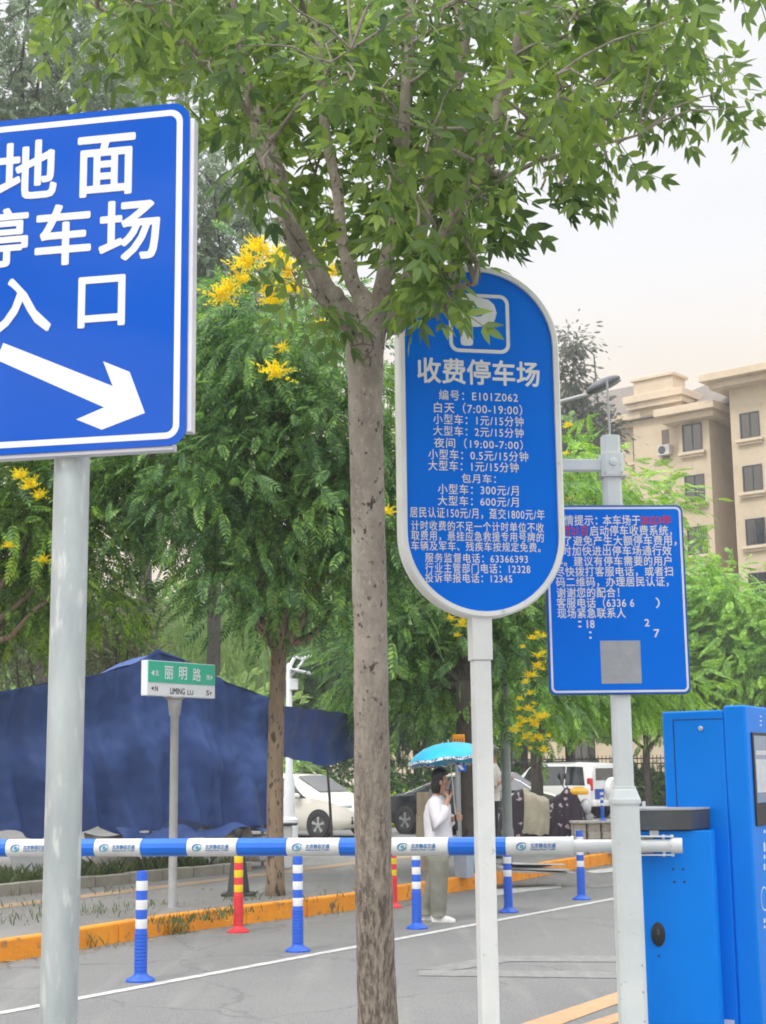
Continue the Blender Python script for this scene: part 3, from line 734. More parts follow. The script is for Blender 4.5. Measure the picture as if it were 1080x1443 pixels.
for (px, py), lab in (((420, 1341), 'blue and white bollard left of the grey ash trunk, under the boom'), ((588, 1309), 'blue and white bollard in front of the woman with the umbrella'), ((717, 1286), 'blue and white bollard just right of the white tariff sign post'), ((820, 1268), 'blue and white bollard just left of the notice board post')):
    dup(b1, gd(px, py), rz=random.uniform(0, 3), label=lab)
r1 = bollard(gd(336, 1314), 'red and yellow bollard in front of the dark traffic cone', GR, REDB, BANDY)
dup(r1, gd(555, 1279), rz=1, label='red and yellow bollard half hidden behind the ash trunk', scale=.93)
b = gd(336, 1262, PZ)
cn = thing('traffic_cone', (b.x, b.y, PZ), 'dark grey traffic cone standing on the pavement behind a red bollard', 'traffic cone')
CONE = M('dark_cone_rubber', (.055, .055, .057), (.038, .038, .04), scale=6, rough=.7, bump=.1)
MB().prism(rrect(.36, .36, .04, 4), 0, .03, 'z').build('base', CONE, cn, bevel=.005)
MB().lathe([(.135, .03), (.125, .05), (.055, .60), (.035, .64), (.045, .66), (.055, .69), (.045, .72), (.0, .735)], n=20).build('cone_body', CONE, cn, smooth=40)
# ================================================================ VEGETATION
def compound(Lr, pairs, lL, lW, droop, tip=True, fine=False, ang=58, rach=.0035):
    V, Fq = [], []
    def leaflet(p, d, n, l, w):
        s = d.cross(n).normalized()
        o = len(V)
        if fine:
            c = -n * l * .10
            pts = [p, p + d * l * .28 + s * w * .42 + n * w * .10, p + d * l * .30, p + d * l * .28 - s * w * .42 + n * w * .10,
                   p + d * l * .62 + s * w * .36 + c * .5 + n * w * .10, p + d * l * .62 + c * .5, p + d * l * .62 - s * w * .36 + c * .5 + n * w * .10, p + d * l + c * 1.3]
            V.extend(pts)
            for f in ((0, 1, 2), (0, 2, 3), (1, 4, 5), (1, 5, 2), (3, 2, 5), (3, 5, 6), (4, 7, 5), (5, 7, 6)): Fq.append(tuple(i + o for i in f))
        else:
            V.extend([p, p + d * l * .45 + s * w * .5 + n * w * .12, p + d * l - n * l * .12, p + d * l * .45 - s * w * .5 + n * w * .12])
            Fq.append((o, o + 1, o + 2)); Fq.append((o, o + 2, o + 3))
    def rp(t): return Vector((Lr * t, 0, -droop * Lr * t * t))
    for k in range(pairs):
        t = .28 + .66 * k / max(1, pairs - 1); p = rp(t); sz = (.75 + .5 * math.sin(math.pi * (k + .6) / pairs))
        for sgn in (1, -1):
            a = R(ang) * (1 - .25 * t)
            d = Vector((math.cos(a), sgn * math.sin(a), -.25 - droop * t * .5)).normalized()
            leaflet(p, d, Vector((0, -sgn * .15, 1)).normalized(), lL * sz, lW * sz)
    if tip: leaflet(rp(1), Vector((1, 0, -1.2 * droop)).normalized(), Vector((.4, 0, 1)).normalized(), lL * 1.05, lW * 1.05)
    o = len(V)
    for k in range(4):
        p = rp(k / 3); V.extend([p + Vector((0, rach, 0)), p - Vector((0, rach, 0))])
    for k in range(3):
        a = o + 2 * k; Fq += [(a, a + 1, a + 3), (a, a + 3, a + 2)]
    return np.array([v[:] for v in V]), np.array(Fq)
def scatter(tpl, P, D, sc, roll=.5):
    TV, TF = tpl; N = len(P); n = len(TV)
    D = D / np.linalg.norm(D, axis=1, keepdims=True)
    up = np.tile(np.array([0, 0, 1.0]), (N, 1)) + RNG.normal(0, roll, (N, 3))
    Y = np.cross(up, D); Y /= np.linalg.norm(Y, axis=1, keepdims=True) + 1e-9
    Z = np.cross(D, Y)
    V = P[:, None, :] + sc[:, None, None] * (TV[None, :, 0:1] * D[:, None, :] + TV[None, :, 1:2] * Y[:, None, :] + TV[None, :, 2:3] * Z[:, None, :])
    Fc = TF[None, :, :] + (np.arange(N) * n)[:, None, None]
    return V.reshape(-1, 3), Fc.reshape(-1, TF.shape[1])
def crown_pts(blobs, sub, per, sr, shell=.45, out=.55, droop=.3):
    """blobs: (centre, radii) -> leaf positions, directions, sub-clump centres"""
    P, D, SC = [], [], []
    vols = np.array([r[0] * r[1] * r[2] for c, r in blobs]) ** .75; cnt = np.maximum(3, (sub * vols / vols.sum())).astype(int)
    for (c, r), k in zip(blobs, cnt):
        c = np.array(c[:]); r = np.array(r)
        d = RNG.normal(0, 1, (k, 3)); d /= np.linalg.norm(d, axis=1, keepdims=True)
        rad = shell + (1 - shell) * RNG.random(k) ** .6
        sc = c + d * rad[:, None] * r
        for s_, dd in zip(sc, d):
            m = int(per * RNG.uniform(.55, 1.4)); g = RNG.normal(0, 1, (m, 3)) * sr * np.array([1, 1, .62]) * RNG.uniform(.7, 1.3)
            P.append(s_ + g); D.append(out * dd + .65 * g / sr + RNG.normal(0, .35, (m, 3)) + np.array([0, 0, -droop])); SC.append(s_)
    return np.concatenate(P), np.concatenate(D), SC
def wob(p, q, n, a, sag=0.0):
    out = []
    for i in range(n + 1):
        t = i / n; k = math.sin(math.pi * t)
        out.append(Vector(p).lerp(Vector(q), t) + Vector((random.uniform(-a, a) * k, random.uniform(-a, a) * k, random.uniform(-a, a) * k * .6 + sag * k)))
    return out
def bark(name, c1, c2, c3, s=9, bump=.6, st=(1, 1, .35)):
    return M(name, c1, c2, scale=s, detail=10, lo=.38, hi=.64, rough=.85, bump=bump, bscale=s * 3.2, stretch=st, c3=c3, s3=s * 3.6, lo3=.57, hi3=.64)
BARK = bark('brown_tree_bark', (.30, .22, .15), (.19, .14, .095), (.06, .045, .032), 7)
BARKD = bark('dark_tree_bark', (.075, .065, .055), (.05, .043, .037), (.03, .025, .02), 6)
def tree(name, label, cat, group, base, trunk_r, fork_h, blobs, sub, per, sr, tpl, lmat, bmat, ssc=(.8, 1.2), shell=.45, droop=.3, lean=(0, 0), limb_n=None, twigs=.5, smooth=False):
    """blobs in world coordinates; tree object sits at its base"""
    base = Vector(base); t = thing(name, base, label, cat, group)
    bl = [(Vector(c) - base, r) for c, r in blobs]
    P, D, SC = crown_pts(bl, sub, per, sr, shell, droop=droop)
    V, Fc = scatter(tpl, P, D, RNG.uniform(*ssc, len(P)))
    arr_mesh('crown', V, Fc, lmat, t, smooth)
    mb = MB(); fork = Vector((lean[0], lean[1], fork_h))
    path = [Vector((0, 0, -.1)), Vector((0, 0, .12))] + [Vector((lean[0] * q * q, lean[1] * q * q, fork_h * q)) + Vector((random.uniform(-1, 1), random.uniform(-1, 1), 0)) * trunk_r * .12 for q in (.25, .5, .75)] + [fork]
    mb.tube(path, [trunk_r * 1.35, trunk_r * 1.12, trunk_r * 1.02, trunk_r * .97, trunk_r * .95, trunk_r * .92], 14)
    limbs = []
    for c, r in bl:
        q = wob(fork - Vector((0, 0, trunk_r * .6)), c + Vector((0, 0, -r[2] * .1)), 6, (c - fork).length * .05, sag=-(c - fork).length * .03)
        r0 = trunk_r * random.uniform(.42, .62)
        mb.tube(q, [r0 * (1 - .75 * k / 6) for k in range(7)], 8); limbs += q[1:]
    for s_ in SC:
        if random.random() < twigs:
            s_ = Vector(s_); a = min(limbs, key=lambda v: (v - s_).length)
            mb.tube(wob(a, s_, 3, .06), [trunk_r * .10, trunk_r * .08, trunk_r * .06, trunk_r * .03], 5, cap=False)
    mb.build('trunk', bmat, t, smooth=180, fix=False)
    return t
def pblob(px, py, d, rx, ry, rz_=None):
    s = d / F_PX
    return (pt(px, py, d), (rx * s, (rz_ or rx) * s, ry * s))
def panicle_mesh():
    V, Fc = [], []
    rs = np.random.default_rng(3)
    for k in range(26):
        a = rs.uniform(0, 2 * math.pi); e = rs.uniform(-.25, 1.25)
        d = Vector((math.cos(a) * math.cos(e), math.sin(a) * math.cos(e), math.sin(e))); Ls = rs.uniform(.07, .29)
        for j in range(20):
            u = j / 19; w = .040 * (1 - u * .7)
            g = Vector(rs.normal(0, 1, 3)).normalized(); p = d * (Ls * (.15 + .85 * u)) + g * w * .6
            s_ = g.cross(d).normalized(); o = len(V); q = .017 * (1.15 - .5 * u)
            V += [p - s_ * q * .6, p + d * q * .9 + g * q * .4, p + s_ * q * .6, p - d * q * .7 + g * q * .3]; Fc += [(o, o + 1, o + 2), (o, o + 2, o + 3)]
    return np.array([v[:] for v in V]), np.array(Fc)
YEL = LEAF('yellow_blossom', (.62, .49, .008), (.78, .64, .012), (.85, .75, .03), trans=.45, nscale=6, gain=1.0, hue=.5)
PV, PF = panicle_mesh(); PAN = None
def panicle(parent, w, sc=1.0, _second=False):
    global PAN
    if PAN is None:
        PAN = arr_mesh('flower_panicle', PV, PF, YEL, parent); o = PAN
    else:
        o = PAN.copy(); COL.objects.link(o); o.parent = parent
    if parent.get('label', '').startswith('golden rain tree with a dark') and not _second and sc > .5:
        for _ in range(3): panicle(parent, Vector(w) + Vector((random.uniform(-.14, .14), random.uniform(-.2, .2), random.uniform(-.16, .16))), sc * random.uniform(.35, .65), True)
        sc *= .7
    o.location = Vector(w) - Vector(parent.location); o.scale = (sc * random.uniform(.8, 1.1), sc, sc * random.uniform(.85, 1.25)); o.rotation_euler = (random.uniform(-.3, .3), random.uniform(-.3, .3), random.uniform(0, 6))
    return o
PINN = compound(.36, 7, .072, .030, .35)
PINNF = compound(.42, 5, .11, .05, .35, rach=.006)
SPRAY = compound(.34, 5, .085, .062, .3, ang=70, rach=.003)
GOLD = LEAF('golden_rain_leaf', (.020, .048, .020), (.056, .118, .038), (.15, .245, .055), trans=.4, gain=2.0)
GOLD2 = LEAF('golden_rain_leaf_warm', (.022, .052, .012), (.060, .125, .022), (.17, .26, .03), trans=.32)
GOLD3 = LEAF('fresh_green_leaf', (.05, .11, .02), (.10, .20, .032), (.20, .32, .05), trans=.35)
POPL = LEAF('hazy_poplar_leaf', (.055, .085, .045), (.105, .145, .085), (.18, .23, .15), trans=.3, nscale=.5, gain=1.8)  # leaf tones greyed: distance haze is mixed into the colour
DARKL = LEAF('dark_far_leaf', (.022, .030, .020), (.045, .055, .038), (.085, .092, .062), trans=.2, nscale=.8)
FARG = LEAF('far_green_leaf', (.040, .085, .028), (.085, .155, .045), (.16, .25, .07), trans=.3, nscale=.5)
WIL = LEAF('willow_leaf', (.075, .13, .04), (.13, .20, .065), (.21, .29, .09), trans=.3, nscale=.6)
JUN = LEAF('juniper_leaf', (.030, .040, .018), (.070, .078, .036), (.140, .125, .064), trans=.25, nscale=2.4)

# ---- golden rain trees along the pavement
GG = 'golden rain trees on the pavement'
d = 16.6; b = gd(388, 1262, PZ)
T1 = tree('golden_rain_tree', 'dark green golden rain tree with yellow blossom spikes between the blue tarpaulin and the ash', 'tree', GG, b, .095, 2.75,
          [pblob(400, 470, d, 120, 100), pblob(330, 560, d + .3, 110, 100), pblob(455, 590, d, 120, 120), pblob(280, 680, d + .2, 110, 95), pblob(420, 700, d + .5, 130, 90), pblob(500, 740, d + .3, 100, 110), pblob(370, 790, d + .4, 110, 60), pblob(545, 620, d + .6, 70, 120), pblob(230, 640, d + .5, 60, 110), pblob(505, 830, d + .8, 50, 32)],
          185, 25, .38, PINN, GOLD, BARK, shell=.3, lean=(.04, 0))
for px, py, sc in ((350, 372, 1.2), (392, 372, 1.3), (365, 350, 1.0), (410, 385, 1.1), (385, 425, .9), (340, 395, .8), (325, 408, .8), (415, 410, 1.0), (375, 405, 1.0), (312, 418, 1.1), (389, 527, 1.15), (448, 362, .9), (470, 385, .8), (545, 722, .6), (398, 490, .55), (455, 458, .6)):
    panicle(T1, pt(px, py, d - 2.1), sc)
d = 17.5; b = gd(-75, 1275, PZ)
T2 = tree('golden_rain_tree', 'golden rain tree with warm tinted leaves at the left edge above the tarpaulin', 'tree', GG, b, .10, 2.6,
          [pblob(40, 720, d, 120, 90), pblob(130, 770, d, 75, 60), pblob(-20, 620, d + .5, 120, 120), pblob(-90, 760, d, 120, 120), pblob(60, 820, d + .4, 110, 60), pblob(150, 690, d + .6, 60, 50), pblob(95, 650, d + .4, 100, 70)],
          110, 30, .34, PINN, GOLD2, BARK, shell=.3)
for px, py, sc in ((45, 685, .8), (30, 672, .7), (58, 700, .6), (60, 790, .5), (12, 770, .5)): panicle(T2, pt(px, py, d - 1.6), sc)
d = 21.0; b = gd(659, 1232, PZ)
T3 = tree('golden_rain_tree', 'golden rain tree with a dark trunk just behind the woman with the umbrella', 'tree', GG, b, .11, 2.55,
          [pblob(600, 880, d, 90, 80), pblob(690, 900, d, 100, 90), pblob(640, 790, d + .5, 120, 110), pblob(560, 950, d, 80, 70), pblob(700, 970, d + .3, 80, 40), pblob(730, 830, d + .5, 90, 110), pblob(615, 970, d + .5, 70, 35), pblob(560, 830, d + .8, 70, 100), pblob(650, 660, d + .6, 110, 90)],
          140, 26, .42, PINN, GOLD, BARKD, shell=.3)
for px, py, sc in ((650, 882, .7), (634, 872, .5), (543, 720, .6), (752, 900, .7), (758, 925, .75), (750, 952, .75), (744, 1000, .7), (752, 1022, .75), (738, 1018, .6), (760, 1042, .65), (748, 978, .55), (766, 1058, .5), (742, 1040, .6)): panicle(T3, pt(px, py, d - 2.0), sc)
d = 27.0; b = gd(760, 1195, PZ)
T4 = tree('golden_rain_tree', 'golden rain tree hung with yellow blossom between the tariff sign and the notice board', 'tree', GG, b, .11, 3.0,
          [pblob(760, 930, d, 60, 80), pblob(800, 965, d + .5, 90, 48), pblob(850, 940, d + .6, 80, 80), pblob(742, 995, d, 32, 40), pblob(800, 860, d + .6, 100, 80), pblob(830, 760, d + .6, 110, 90), pblob(842, 695, d + .5, 42, 48), pblob(815, 655, d + .3, 60, 55), pblob(925, 975, d + 1, 55, 32), pblob(905, 705, d + 1, 30, 14)],
          150, 34, .36, PINN, GOLD3, BARKD, shell=.3, ssc=(.8, 1.15))
for px, py, sc in ((775, 935, .8), (768, 1010, .8), (802, 600, .6), (798, 640, .5), (800, 705, .5)): panicle(T4, pt(px, py, d - 2.0), sc)

# ---- juniper at the left
d = 18.4
for px, dd, lab, bl_ in ((55, 24.2, 'brownish dark juniper above the blue tarpaulin at the far left', ((40, 870, 95, 75), (-20, 930, 80, 70), (90, 900, 60, 60), (20, 810, 90, 50))),
                         (178, 25.2, 'narrow brownish juniper beside the peak of the blue tarpaulin', ((165, 850, 48, 45), (180, 900, 40, 48), (150, 915, 34, 36), (196, 938, 20, 26)))):
    b = at_y(px, dd + .6, PZ)
    tree('juniper_tree', lab, 'tree', 'junipers by the tarpaulin', b, .05, 1.3, [pblob(x, y, dd, rx, ry, min(rx, 60)) for x, y, rx, ry in bl_], 100 if px > 100 else 150, 30, .20, compound(.19, 8, .034, .008, .15, ang=35), JUN, BARKD, shell=.1, droop=-.1, ssc=(.6, 1.1))

# ---- background trees
def far_tree(name, label, group, px, gy, dist, blobs, sub, per, sr, mat, tr=.22, fork=4.0, tpl=SPRAY, ssc=(1.0, 1.6), **k):
    p = at_y(px, dist, 0)
    return tree(name, label, 'tree', group, (p.x, p.y, 0), tr, fork, blobs, sub, per, sr, tpl, mat, BARKD, ssc=ssc, **k)
GP = 'tall grey green poplars behind the street'
d = 46.0
far_tree('poplar_tree', 'tall grey green poplar rising above the entrance sign at the left edge', GP, 55, 0, d,
         [pblob(60, 60, d, 120, 130), pblob(20, 180, d, 110, 130), pblob(110, 150, d + 1, 100, 120), pblob(60, 330, d, 120, 140), pblob(40, 500, d, 120, 140), pblob(80, 660, d, 110, 120), pblob(50, -80, d, 100, 110), pblob(-60, 240, d, 100, 200)], 200, 34, .72, POPL, tr=.26, fork=7, ssc=(1.0, 1.7), shell=.25, droop=.4)
far_tree('poplar_tree', 'grey green poplar between the entrance sign and the ash trunk', GP, 300, 0, d + 3,
         [pblob(300, 250, d + 3, 70, 70), pblob(290, 350, d + 3, 85, 90), pblob(340, 420, d + 3, 90, 90), pblob(280, 500, d + 3, 90, 110), pblob(330, 620, d + 3, 110, 120), pblob(250, 420, d + 4, 60, 120), pblob(390, 500, d + 4, 60, 100)], 150, 34, .72, POPL, tr=.24, fork=8, ssc=(1.0, 1.7), shell=.25, droop=.4)
far_tree('poplar_tree', 'grey green poplar showing between the crown of the ash and the entrance sign top', GP, 200, 0, d + 7,
         [pblob(200, 80, d + 7, 90, 110), pblob(190, 220, d + 7, 90, 120), pblob(220, 380, d + 7, 90, 130), pblob(180, 540, d + 7, 90, 130), pblob(210, -40, d + 7, 80, 90)], 110, 34, .8, POPL, tr=.24, fork=9, ssc=(1.0, 1.8), shell=.25, droop=.4)
d = 74.0
far_tree('dark_poplar_tree', 'thin dark poplar showing beside the upper right edge of the oval sign', 'dark slim trees near the apartment block', 808, 0, d, [pblob(808, 485, d, 15, 28), pblob(806, 540, d, 19, 45), pblob(810, 610, d, 24, 50), pblob(806, 700, d, 30, 70)], 150, 34, .42, DARKL, tr=.2, fork=15, ssc=(.6, 1.0), shell=.1)
far_tree('dark_poplar_tree', 'short dark tree under the street lamp head beside the apartment block', 'dark slim trees near the apartment block', 836, 0, d + 2, [pblob(832, 580, d + 2, 20, 22), pblob(842, 625, d + 2, 26, 45), pblob(836, 700, d + 2, 34, 70)], 130, 34, .42, DARKL, tr=.2, fork=14, ssc=(.6, 1.0), shell=.1)
# green trees filling the view beyond the cars
GF = 'green trees beyond the parked cars'
far = far_tree('broadleaf_tree', 'mid green tree beyond the white hatchback', GF, 460, 0, 58,
               [(Vector((at_y(460, 58, 0).x + x, 58 + y, z)), r) for x, y, z, r in ((0, 0, 5.2, (3.2, 3, 2.3)), (-2.1, .3, 4.2, (2.2, 2, 1.6)), (2.2, -.2, 4.0, (2.3, 2, 1.6)), (.4, -1, 7.0, (2.3, 2, 1.7)), (-1.2, .5, 6.4, (2, 2, 1.6)))], 120, 34, .6, FARG, tr=.17, fork=2.4, ssc=(1.1, 1.8), shell=.3)
for px, dist, sc, rz, lab in ((330, 62, 1.15, 1.2, 'mid green tree seen through the crown gap left of the ash trunk'), (590, 60, 1.0, 2.4, 'mid green tree behind the blue umbrella'), (200, 60, 1.1, 3.3, 'mid green tree behind the peak of the blue tarpaulin'),
                              (700, 64, 1.05, 4.1, 'mid green tree behind the grey lamp pole'), (60, 62, 1.2, 5.2, 'mid green tree behind the juniper at the far left')):
    p = at_y(px, dist, 0); dup(far, (p.x, p.y, 0), rz, lab, GF, sc)
GR_ = 'bright trees in front of the apartment block'
p0 = at_y(915, 54, 0)
fr_ = far_tree('young_tree', 'fresh green tree with a dark forked trunk just left of the payment kiosk', GR_, 915, 0, 54,
               [(Vector((p0.x + x, 54 + y, z)), r) for x, y, z, r in ((0, 0, 4.4, (1.9, 1.8, 1.3)), (-1.5, .3, 3.7, (1.3, 1.2, .9)), (1.6, 0, 3.9, (1.4, 1.3, 1.0)), (.2, -.6, 5.6, (1.4, 1.3, 1.0)))], 80, 34, .42, GOLD3, tr=.14, fork=2.3, ssc=(.9, 1.4), shell=.3)
for px, dist, sc, rz, lab in ((742, 55, 1.0, 1.0, 'fresh green tree behind the roof of the white off-road car'), (805, 56, 1.05, 2.2, 'fresh green tree behind the spare wheel of the white off-road car'), (1012, 55, 1.4, 3.9, 'large fresh green tree above the payment kiosk'), (1075, 53, 1.3, 5.0, 'fresh green tree at the right edge above the kiosk screen'), (960, 58, 1.25, 0.4, 'fresh green tree between the notice board and the payment kiosk')):
    p = at_y(px, dist, 0); dup(fr_, (p.x, p.y, 0), rz, lab, GR_, sc)
# willow: hanging strands
p = at_y(285, 52, 0); wl = thing('willow_tree', (p.x, p.y, 0), 'pale green weeping willow beyond the ridge of the blue tarpaulin', 'tree')
MB().tube([(0, 0, -.1), (.1, 0, 2), (0, 0, 4.0)], [.25, .2, .14], 10).build('trunk', BARKD, wl, smooth=180)
P, D = [], []
for k in range(150):
    a = RNG.uniform(0, 6.28); rr = 2.9 * RNG.random() ** .5; z0 = 7.2 - .28 * rr * rr * .6 + RNG.normal(0, .3); ln2 = RNG.uniform(1.6, 3.6)
    for j in range(int(ln2 / .11)):
        P.append((rr * math.cos(a) + RNG.normal(0, .05), rr * math.sin(a) + RNG.normal(0, .05), z0 - j * .11)); D.append((RNG.normal(0, .35), RNG.normal(0, .35), -1))
V, Fc = scatter(compound(.2, 3, .13, .030, .1, ang=30), np.array(P), np.array(D), RNG.uniform(.9, 1.4, len(P)))
arr_mesh('crown', V, Fc, WIL, wl)
# bright shrubs and hedge in front of the far trees
def shrub(name, label, group, px, dist, w, h, mat, sub=40, tpl=SPRAY, ssc=(.7, 1.2), z=0.0):
    p = at_y(px, dist, z); t = thing(name, (p.x, p.y, z), label, 'shrub', group)
    P, D, SC = crown_pts([(Vector((0, 0, h * .5)), (w / 2, w / 2, h * .5)), (Vector((w * .2, 0, h * .35)), (w * .35, w * .35, h * .35)), (Vector((-w * .22, .1, h * .4)), (w * .35, w * .35, h * .4))], sub, 30, .22 * min(w, h) ** .5, .4, droop=-.1)
    V, Fc = scatter(tpl, P, D, RNG.uniform(*ssc, len(P))); arr_mesh('foliage', V, Fc, mat, t)
    mb = MB()
    for s_ in SC[::4]: mb.tube(wob((random.uniform(-.1, .1), random.uniform(-.1, .1), 0), s_, 3, .05), [.03, .02, .015, .006], 5, cap=False)
    mb.build('stem', BARKD, t, fix=False)
    return t
shrub('shrub', 'pale yellow green shrub just right of the tarpaulin ridge', 'shrubs beyond the tarpaulin', 330, 46, 4.6, 4.2, WIL, 80)
shrub('shrub', 'yellow green shrub behind the green street name sign', 'shrubs beyond the tarpaulin', 285, 44, 3.2, 3.2, GOLD3, 60)
shrub('shrub', 'low bright hedge shrub behind the tail of the black sedan', None, 562, 43, 1.6, .62, LEAF('bright_hedge_leaf', (.12, .20, .015), (.22, .33, .02), (.34, .45, .04), trans=.3), 44)
for px, dist, w, h, lab in ((770, 57, 5.5, 1.5, 'dark low shrub under the iron fence behind the white off-road car'), (905, 57, 4.5, 1.4, 'dark low shrub under the iron fence left of the kiosk'), (620, 57, 5.5, 1.6, 'dark low shrub under the fence behind the black sedan'), (450, 57, 6.5, 1.8, 'dark low shrub behind the white hatchback'), (690, 57.5, 5.5, 1.7, 'dark low shrub under the fence behind the grey lamp pole')):
    shrub('low_shrub', lab, 'dark shrubs under the iron fence', px, dist, w, h, GOLD, 60)

# ---- foreground ash tree
d = 6.2
def ap(px, py, dd=0.0): return pt(px, py, d + dd)
g = ap(533, 1443); base = Vector((g.x + .012, g.y - .02, 0))
ash = thing('ash_tree', base, 'large ash tree in the foreground with a bare grey trunk and a leafy crown', 'tree')
ABARK = None
m, t_, p_ = nodes_of('ash_bark'); nn, ln = t_.nodes.new, t_.links.new
tcn = nn('ShaderNodeTexCoord')
def nzs(scale, st, det=8, ro=.6):
    mp = nn('ShaderNodeMapping'); mp.inputs['Scale'].default_value = st; ln(tcn.outputs['Object'], mp.inputs[0])
    n = nn('ShaderNodeTexNoise'); n.inputs['Scale'].default_value = scale; n.inputs['Detail'].default_value = det; n.inputs['Roughness'].default_value = ro; ln(mp.outputs[0], n.inputs['Vector']); return n.outputs['Fac']
def mxr(f, a, b, lo, hi):
    r = nn('ShaderNodeMapRange'); r.inputs[1].default_value = lo; r.inputs[2].default_value = hi
    if hasattr(f, 'is_linked'): ln(f, r.inputs[0])
    x = nn('ShaderNodeMix'); x.data_type = 'RGBA'; ln(r.outputs[0], x.inputs[0])
    for k, v in ((6, a), (7, b)):
        if isinstance(v, tuple): x.inputs[k].default_value = (*v, 1)
        else: ln(v, x.inputs[k])
    return x.outputs[2]
f1, f2, f3, f4 = nzs(7, (1, 1, .6)), nzs(34, (1, 1, .75), 6), nzs(60, (1, 1, .55), 6), nzs(30, (1.9, 1.9, .40), 9, .7)
sepn = nn('ShaderNodeSeparateXYZ'); ln(tcn.outputs['Object'], sepn.inputs[0])
c_ = mxr(f1, (.50, .44, .37), (.30, .258, .215), .36, .64)
c_ = mxr(f3, c_, (.56, .51, .45), .55, .75)
c_ = mxr(f2, c_, (.075, .06, .05), .59, .66)
lowf = nn('ShaderNodeMapRange'); lowf.inputs[1].default_value = 2.1; lowf.inputs[2].default_value = .9; ln(sepn.outputs['Z'], lowf.inputs[0])
rough_c = mxr(f4, (.40, .34, .275), (.14, .112, .09), .42, .58)
lx_ = nn('ShaderNodeMix'); lx_.data_type = 'RGBA'; ln(lowf.outputs[0], lx_.inputs[0]); ln(c_, lx_.inputs[6]); ln(rough_c, lx_.inputs[7])
ln(lx_.outputs[2], p_.inputs['Base Color']); p_.inputs['Roughness'].default_value = .88
ad = nn('ShaderNodeMath'); ad.operation = 'MULTIPLY_ADD'; ln(f4, ad.inputs[0]); ad.inputs[1].default_value = 1.6; ln(f2, ad.inputs[2])
bu = nn('ShaderNodeBump'); bu.inputs['Strength'].default_value = .9; bu.inputs['Distance'].default_value = .016; ln(ad.outputs[0], bu.inputs['Height']); ln(bu.outputs[0], p_.inputs['Normal'])
ABARK = m
L0 = lambda q: q - base
tp = [(base, 29.5), (ap(535, 1520), 28.5), (ap(533, 1443), 27.2), (ap(529, 1300), 26.3), (ap(526, 1200), 25.6), (ap(524, 1050), 24.8), (ap(522, 900), 24.3), (ap(520, 780), 24), (ap(517, 650), 23.9), (ap(515, 560), 24.2), (ap(514, 500), 26), (ap(516, 465), 29.5), (ap(520, 440), 30), (ap(524, 420), 24)]
s = d / F_PX
# dense trunk with real bumps
pts, rads = [], []
for (a, ra), (b_, rb) in zip(tp, tp[1:]):
    n = max(2, int((b_ - a).length / .035))
    for k in range(n): pts.append(L0(a.lerp(b_, k / n))); rads.append((ra + (rb - ra) * k / n) * s)
pts.append(L0(tp[-1][0])); rads.append(tp[-1][1] * s)
mb = MB(); mb.tube(pts, rads, 40)
for i, v in enumerate(mb.v):
    c = pts[i // 40]; v = Vector(v); dv = v - c; dv.z = 0
    lowk = max(0, min(1, (2.1 - v.z) / 1.2)); ang_ = math.atan2(dv.y, dv.x)
    k = 1 + .035 * n3(v.x * 14, v.y * 14, v.z * 7) + .03 * n3(v.x * 34 + 5, v.y * 34, v.z * 16) + lowk * .045 * math.sin(ang_ * 19 + 3 * n3(v.z * 3, ang_, 1)) * (1 + n3(ang_ * 3, v.z * 9, 2))
    mb.v[i] = tuple(c + Vector((dv.x * k, dv.y * k, v.z - c.z)))
limb_px = [
    [(520, 455, 21, 0), (488, 448, 20, -.03), (462, 415, 17.5, -.05), (436, 372, 15.5, -.05), (410, 322, 14.5, 0), (388, 262, 13.5, .05), (366, 195, 12.5, .1), (346, 115, 12, .15), (332, 40, 11, .2), (312, -60, 9, .25), (290, -220, 6, .3)],
    [(436, 372, 10, .0), (424, 335, 9.5, -.1), (405, 310, 8.5, -.16), (396, 250, 7.5, -.2), (372, 180, 6, -.2), (350, 160, 4, -.25)],
    [(528, 445, 17, 0), (497, 400, 11, .08), (480, 330, 10.5, .14), (474, 260, 10, .16), (460, 190, 9.5, .18), (450, 110, 9, .2), (442, 20, 8.5, .2), (430, -120, 6, .3)],
    [(530, 440, 16, 0), (540, 400, 12, -.08), (556, 330, 11, -.10), (566, 230, 10.5, -.1), (574, 120, 10, -.1), (578, 20, 9.5, -.05), (586, -140, 7, 0)],
    [(535, 450, 18, 0), (566, 432, 13.5, .1), (590, 330, 12, .2), (612, 220, 11, .25), (640, 120, 10, .25), (662, 30, 9.5, .3), (690, -110, 7, .3)],
    [(540, 455, 19, 0), (580, 430, 16.5, -.04), (612, 370, 14.5, -.06), (640, 305, 14, -.06), (676, 235, 13, -.05), (702, 160, 12, -.02), (722, 90, 11, 0), (745, 10, 10, 0), (780, -130, 7, .1)],
    [(676, 235, 8, -.05), (730, 200, 6.5, -.1), (800, 150, 5.5, -.15), (880, 90, 4.5, -.2), (950, 20, 3.5, -.2), (1030, -50, 2.5, -.25)],
    [(722, 90, 7, 0), (790, 60, 5.5, .2), (870, 10, 5, .35), (960, -70, 3.5, .4)],
    [(346, 115, 7, .15), (290, 80, 5.5, .05), (220, 40, 4.5, 0), (140, 10, 3.5, 0), (80, -40, 2.5, .1)],
    [(640, 305, 6, -.06), (690, 262, 5, -.3), (760, 225, 4, -.4), (830, 205, 3, -.45), (900, 190, 2, -.5)],
    [(562, 440, 7, -.08), (590, 420, 5.5, -.3), (630, 405, 4.5, -.45), (670, 400, 3, -.5)]]
limb_pts = []
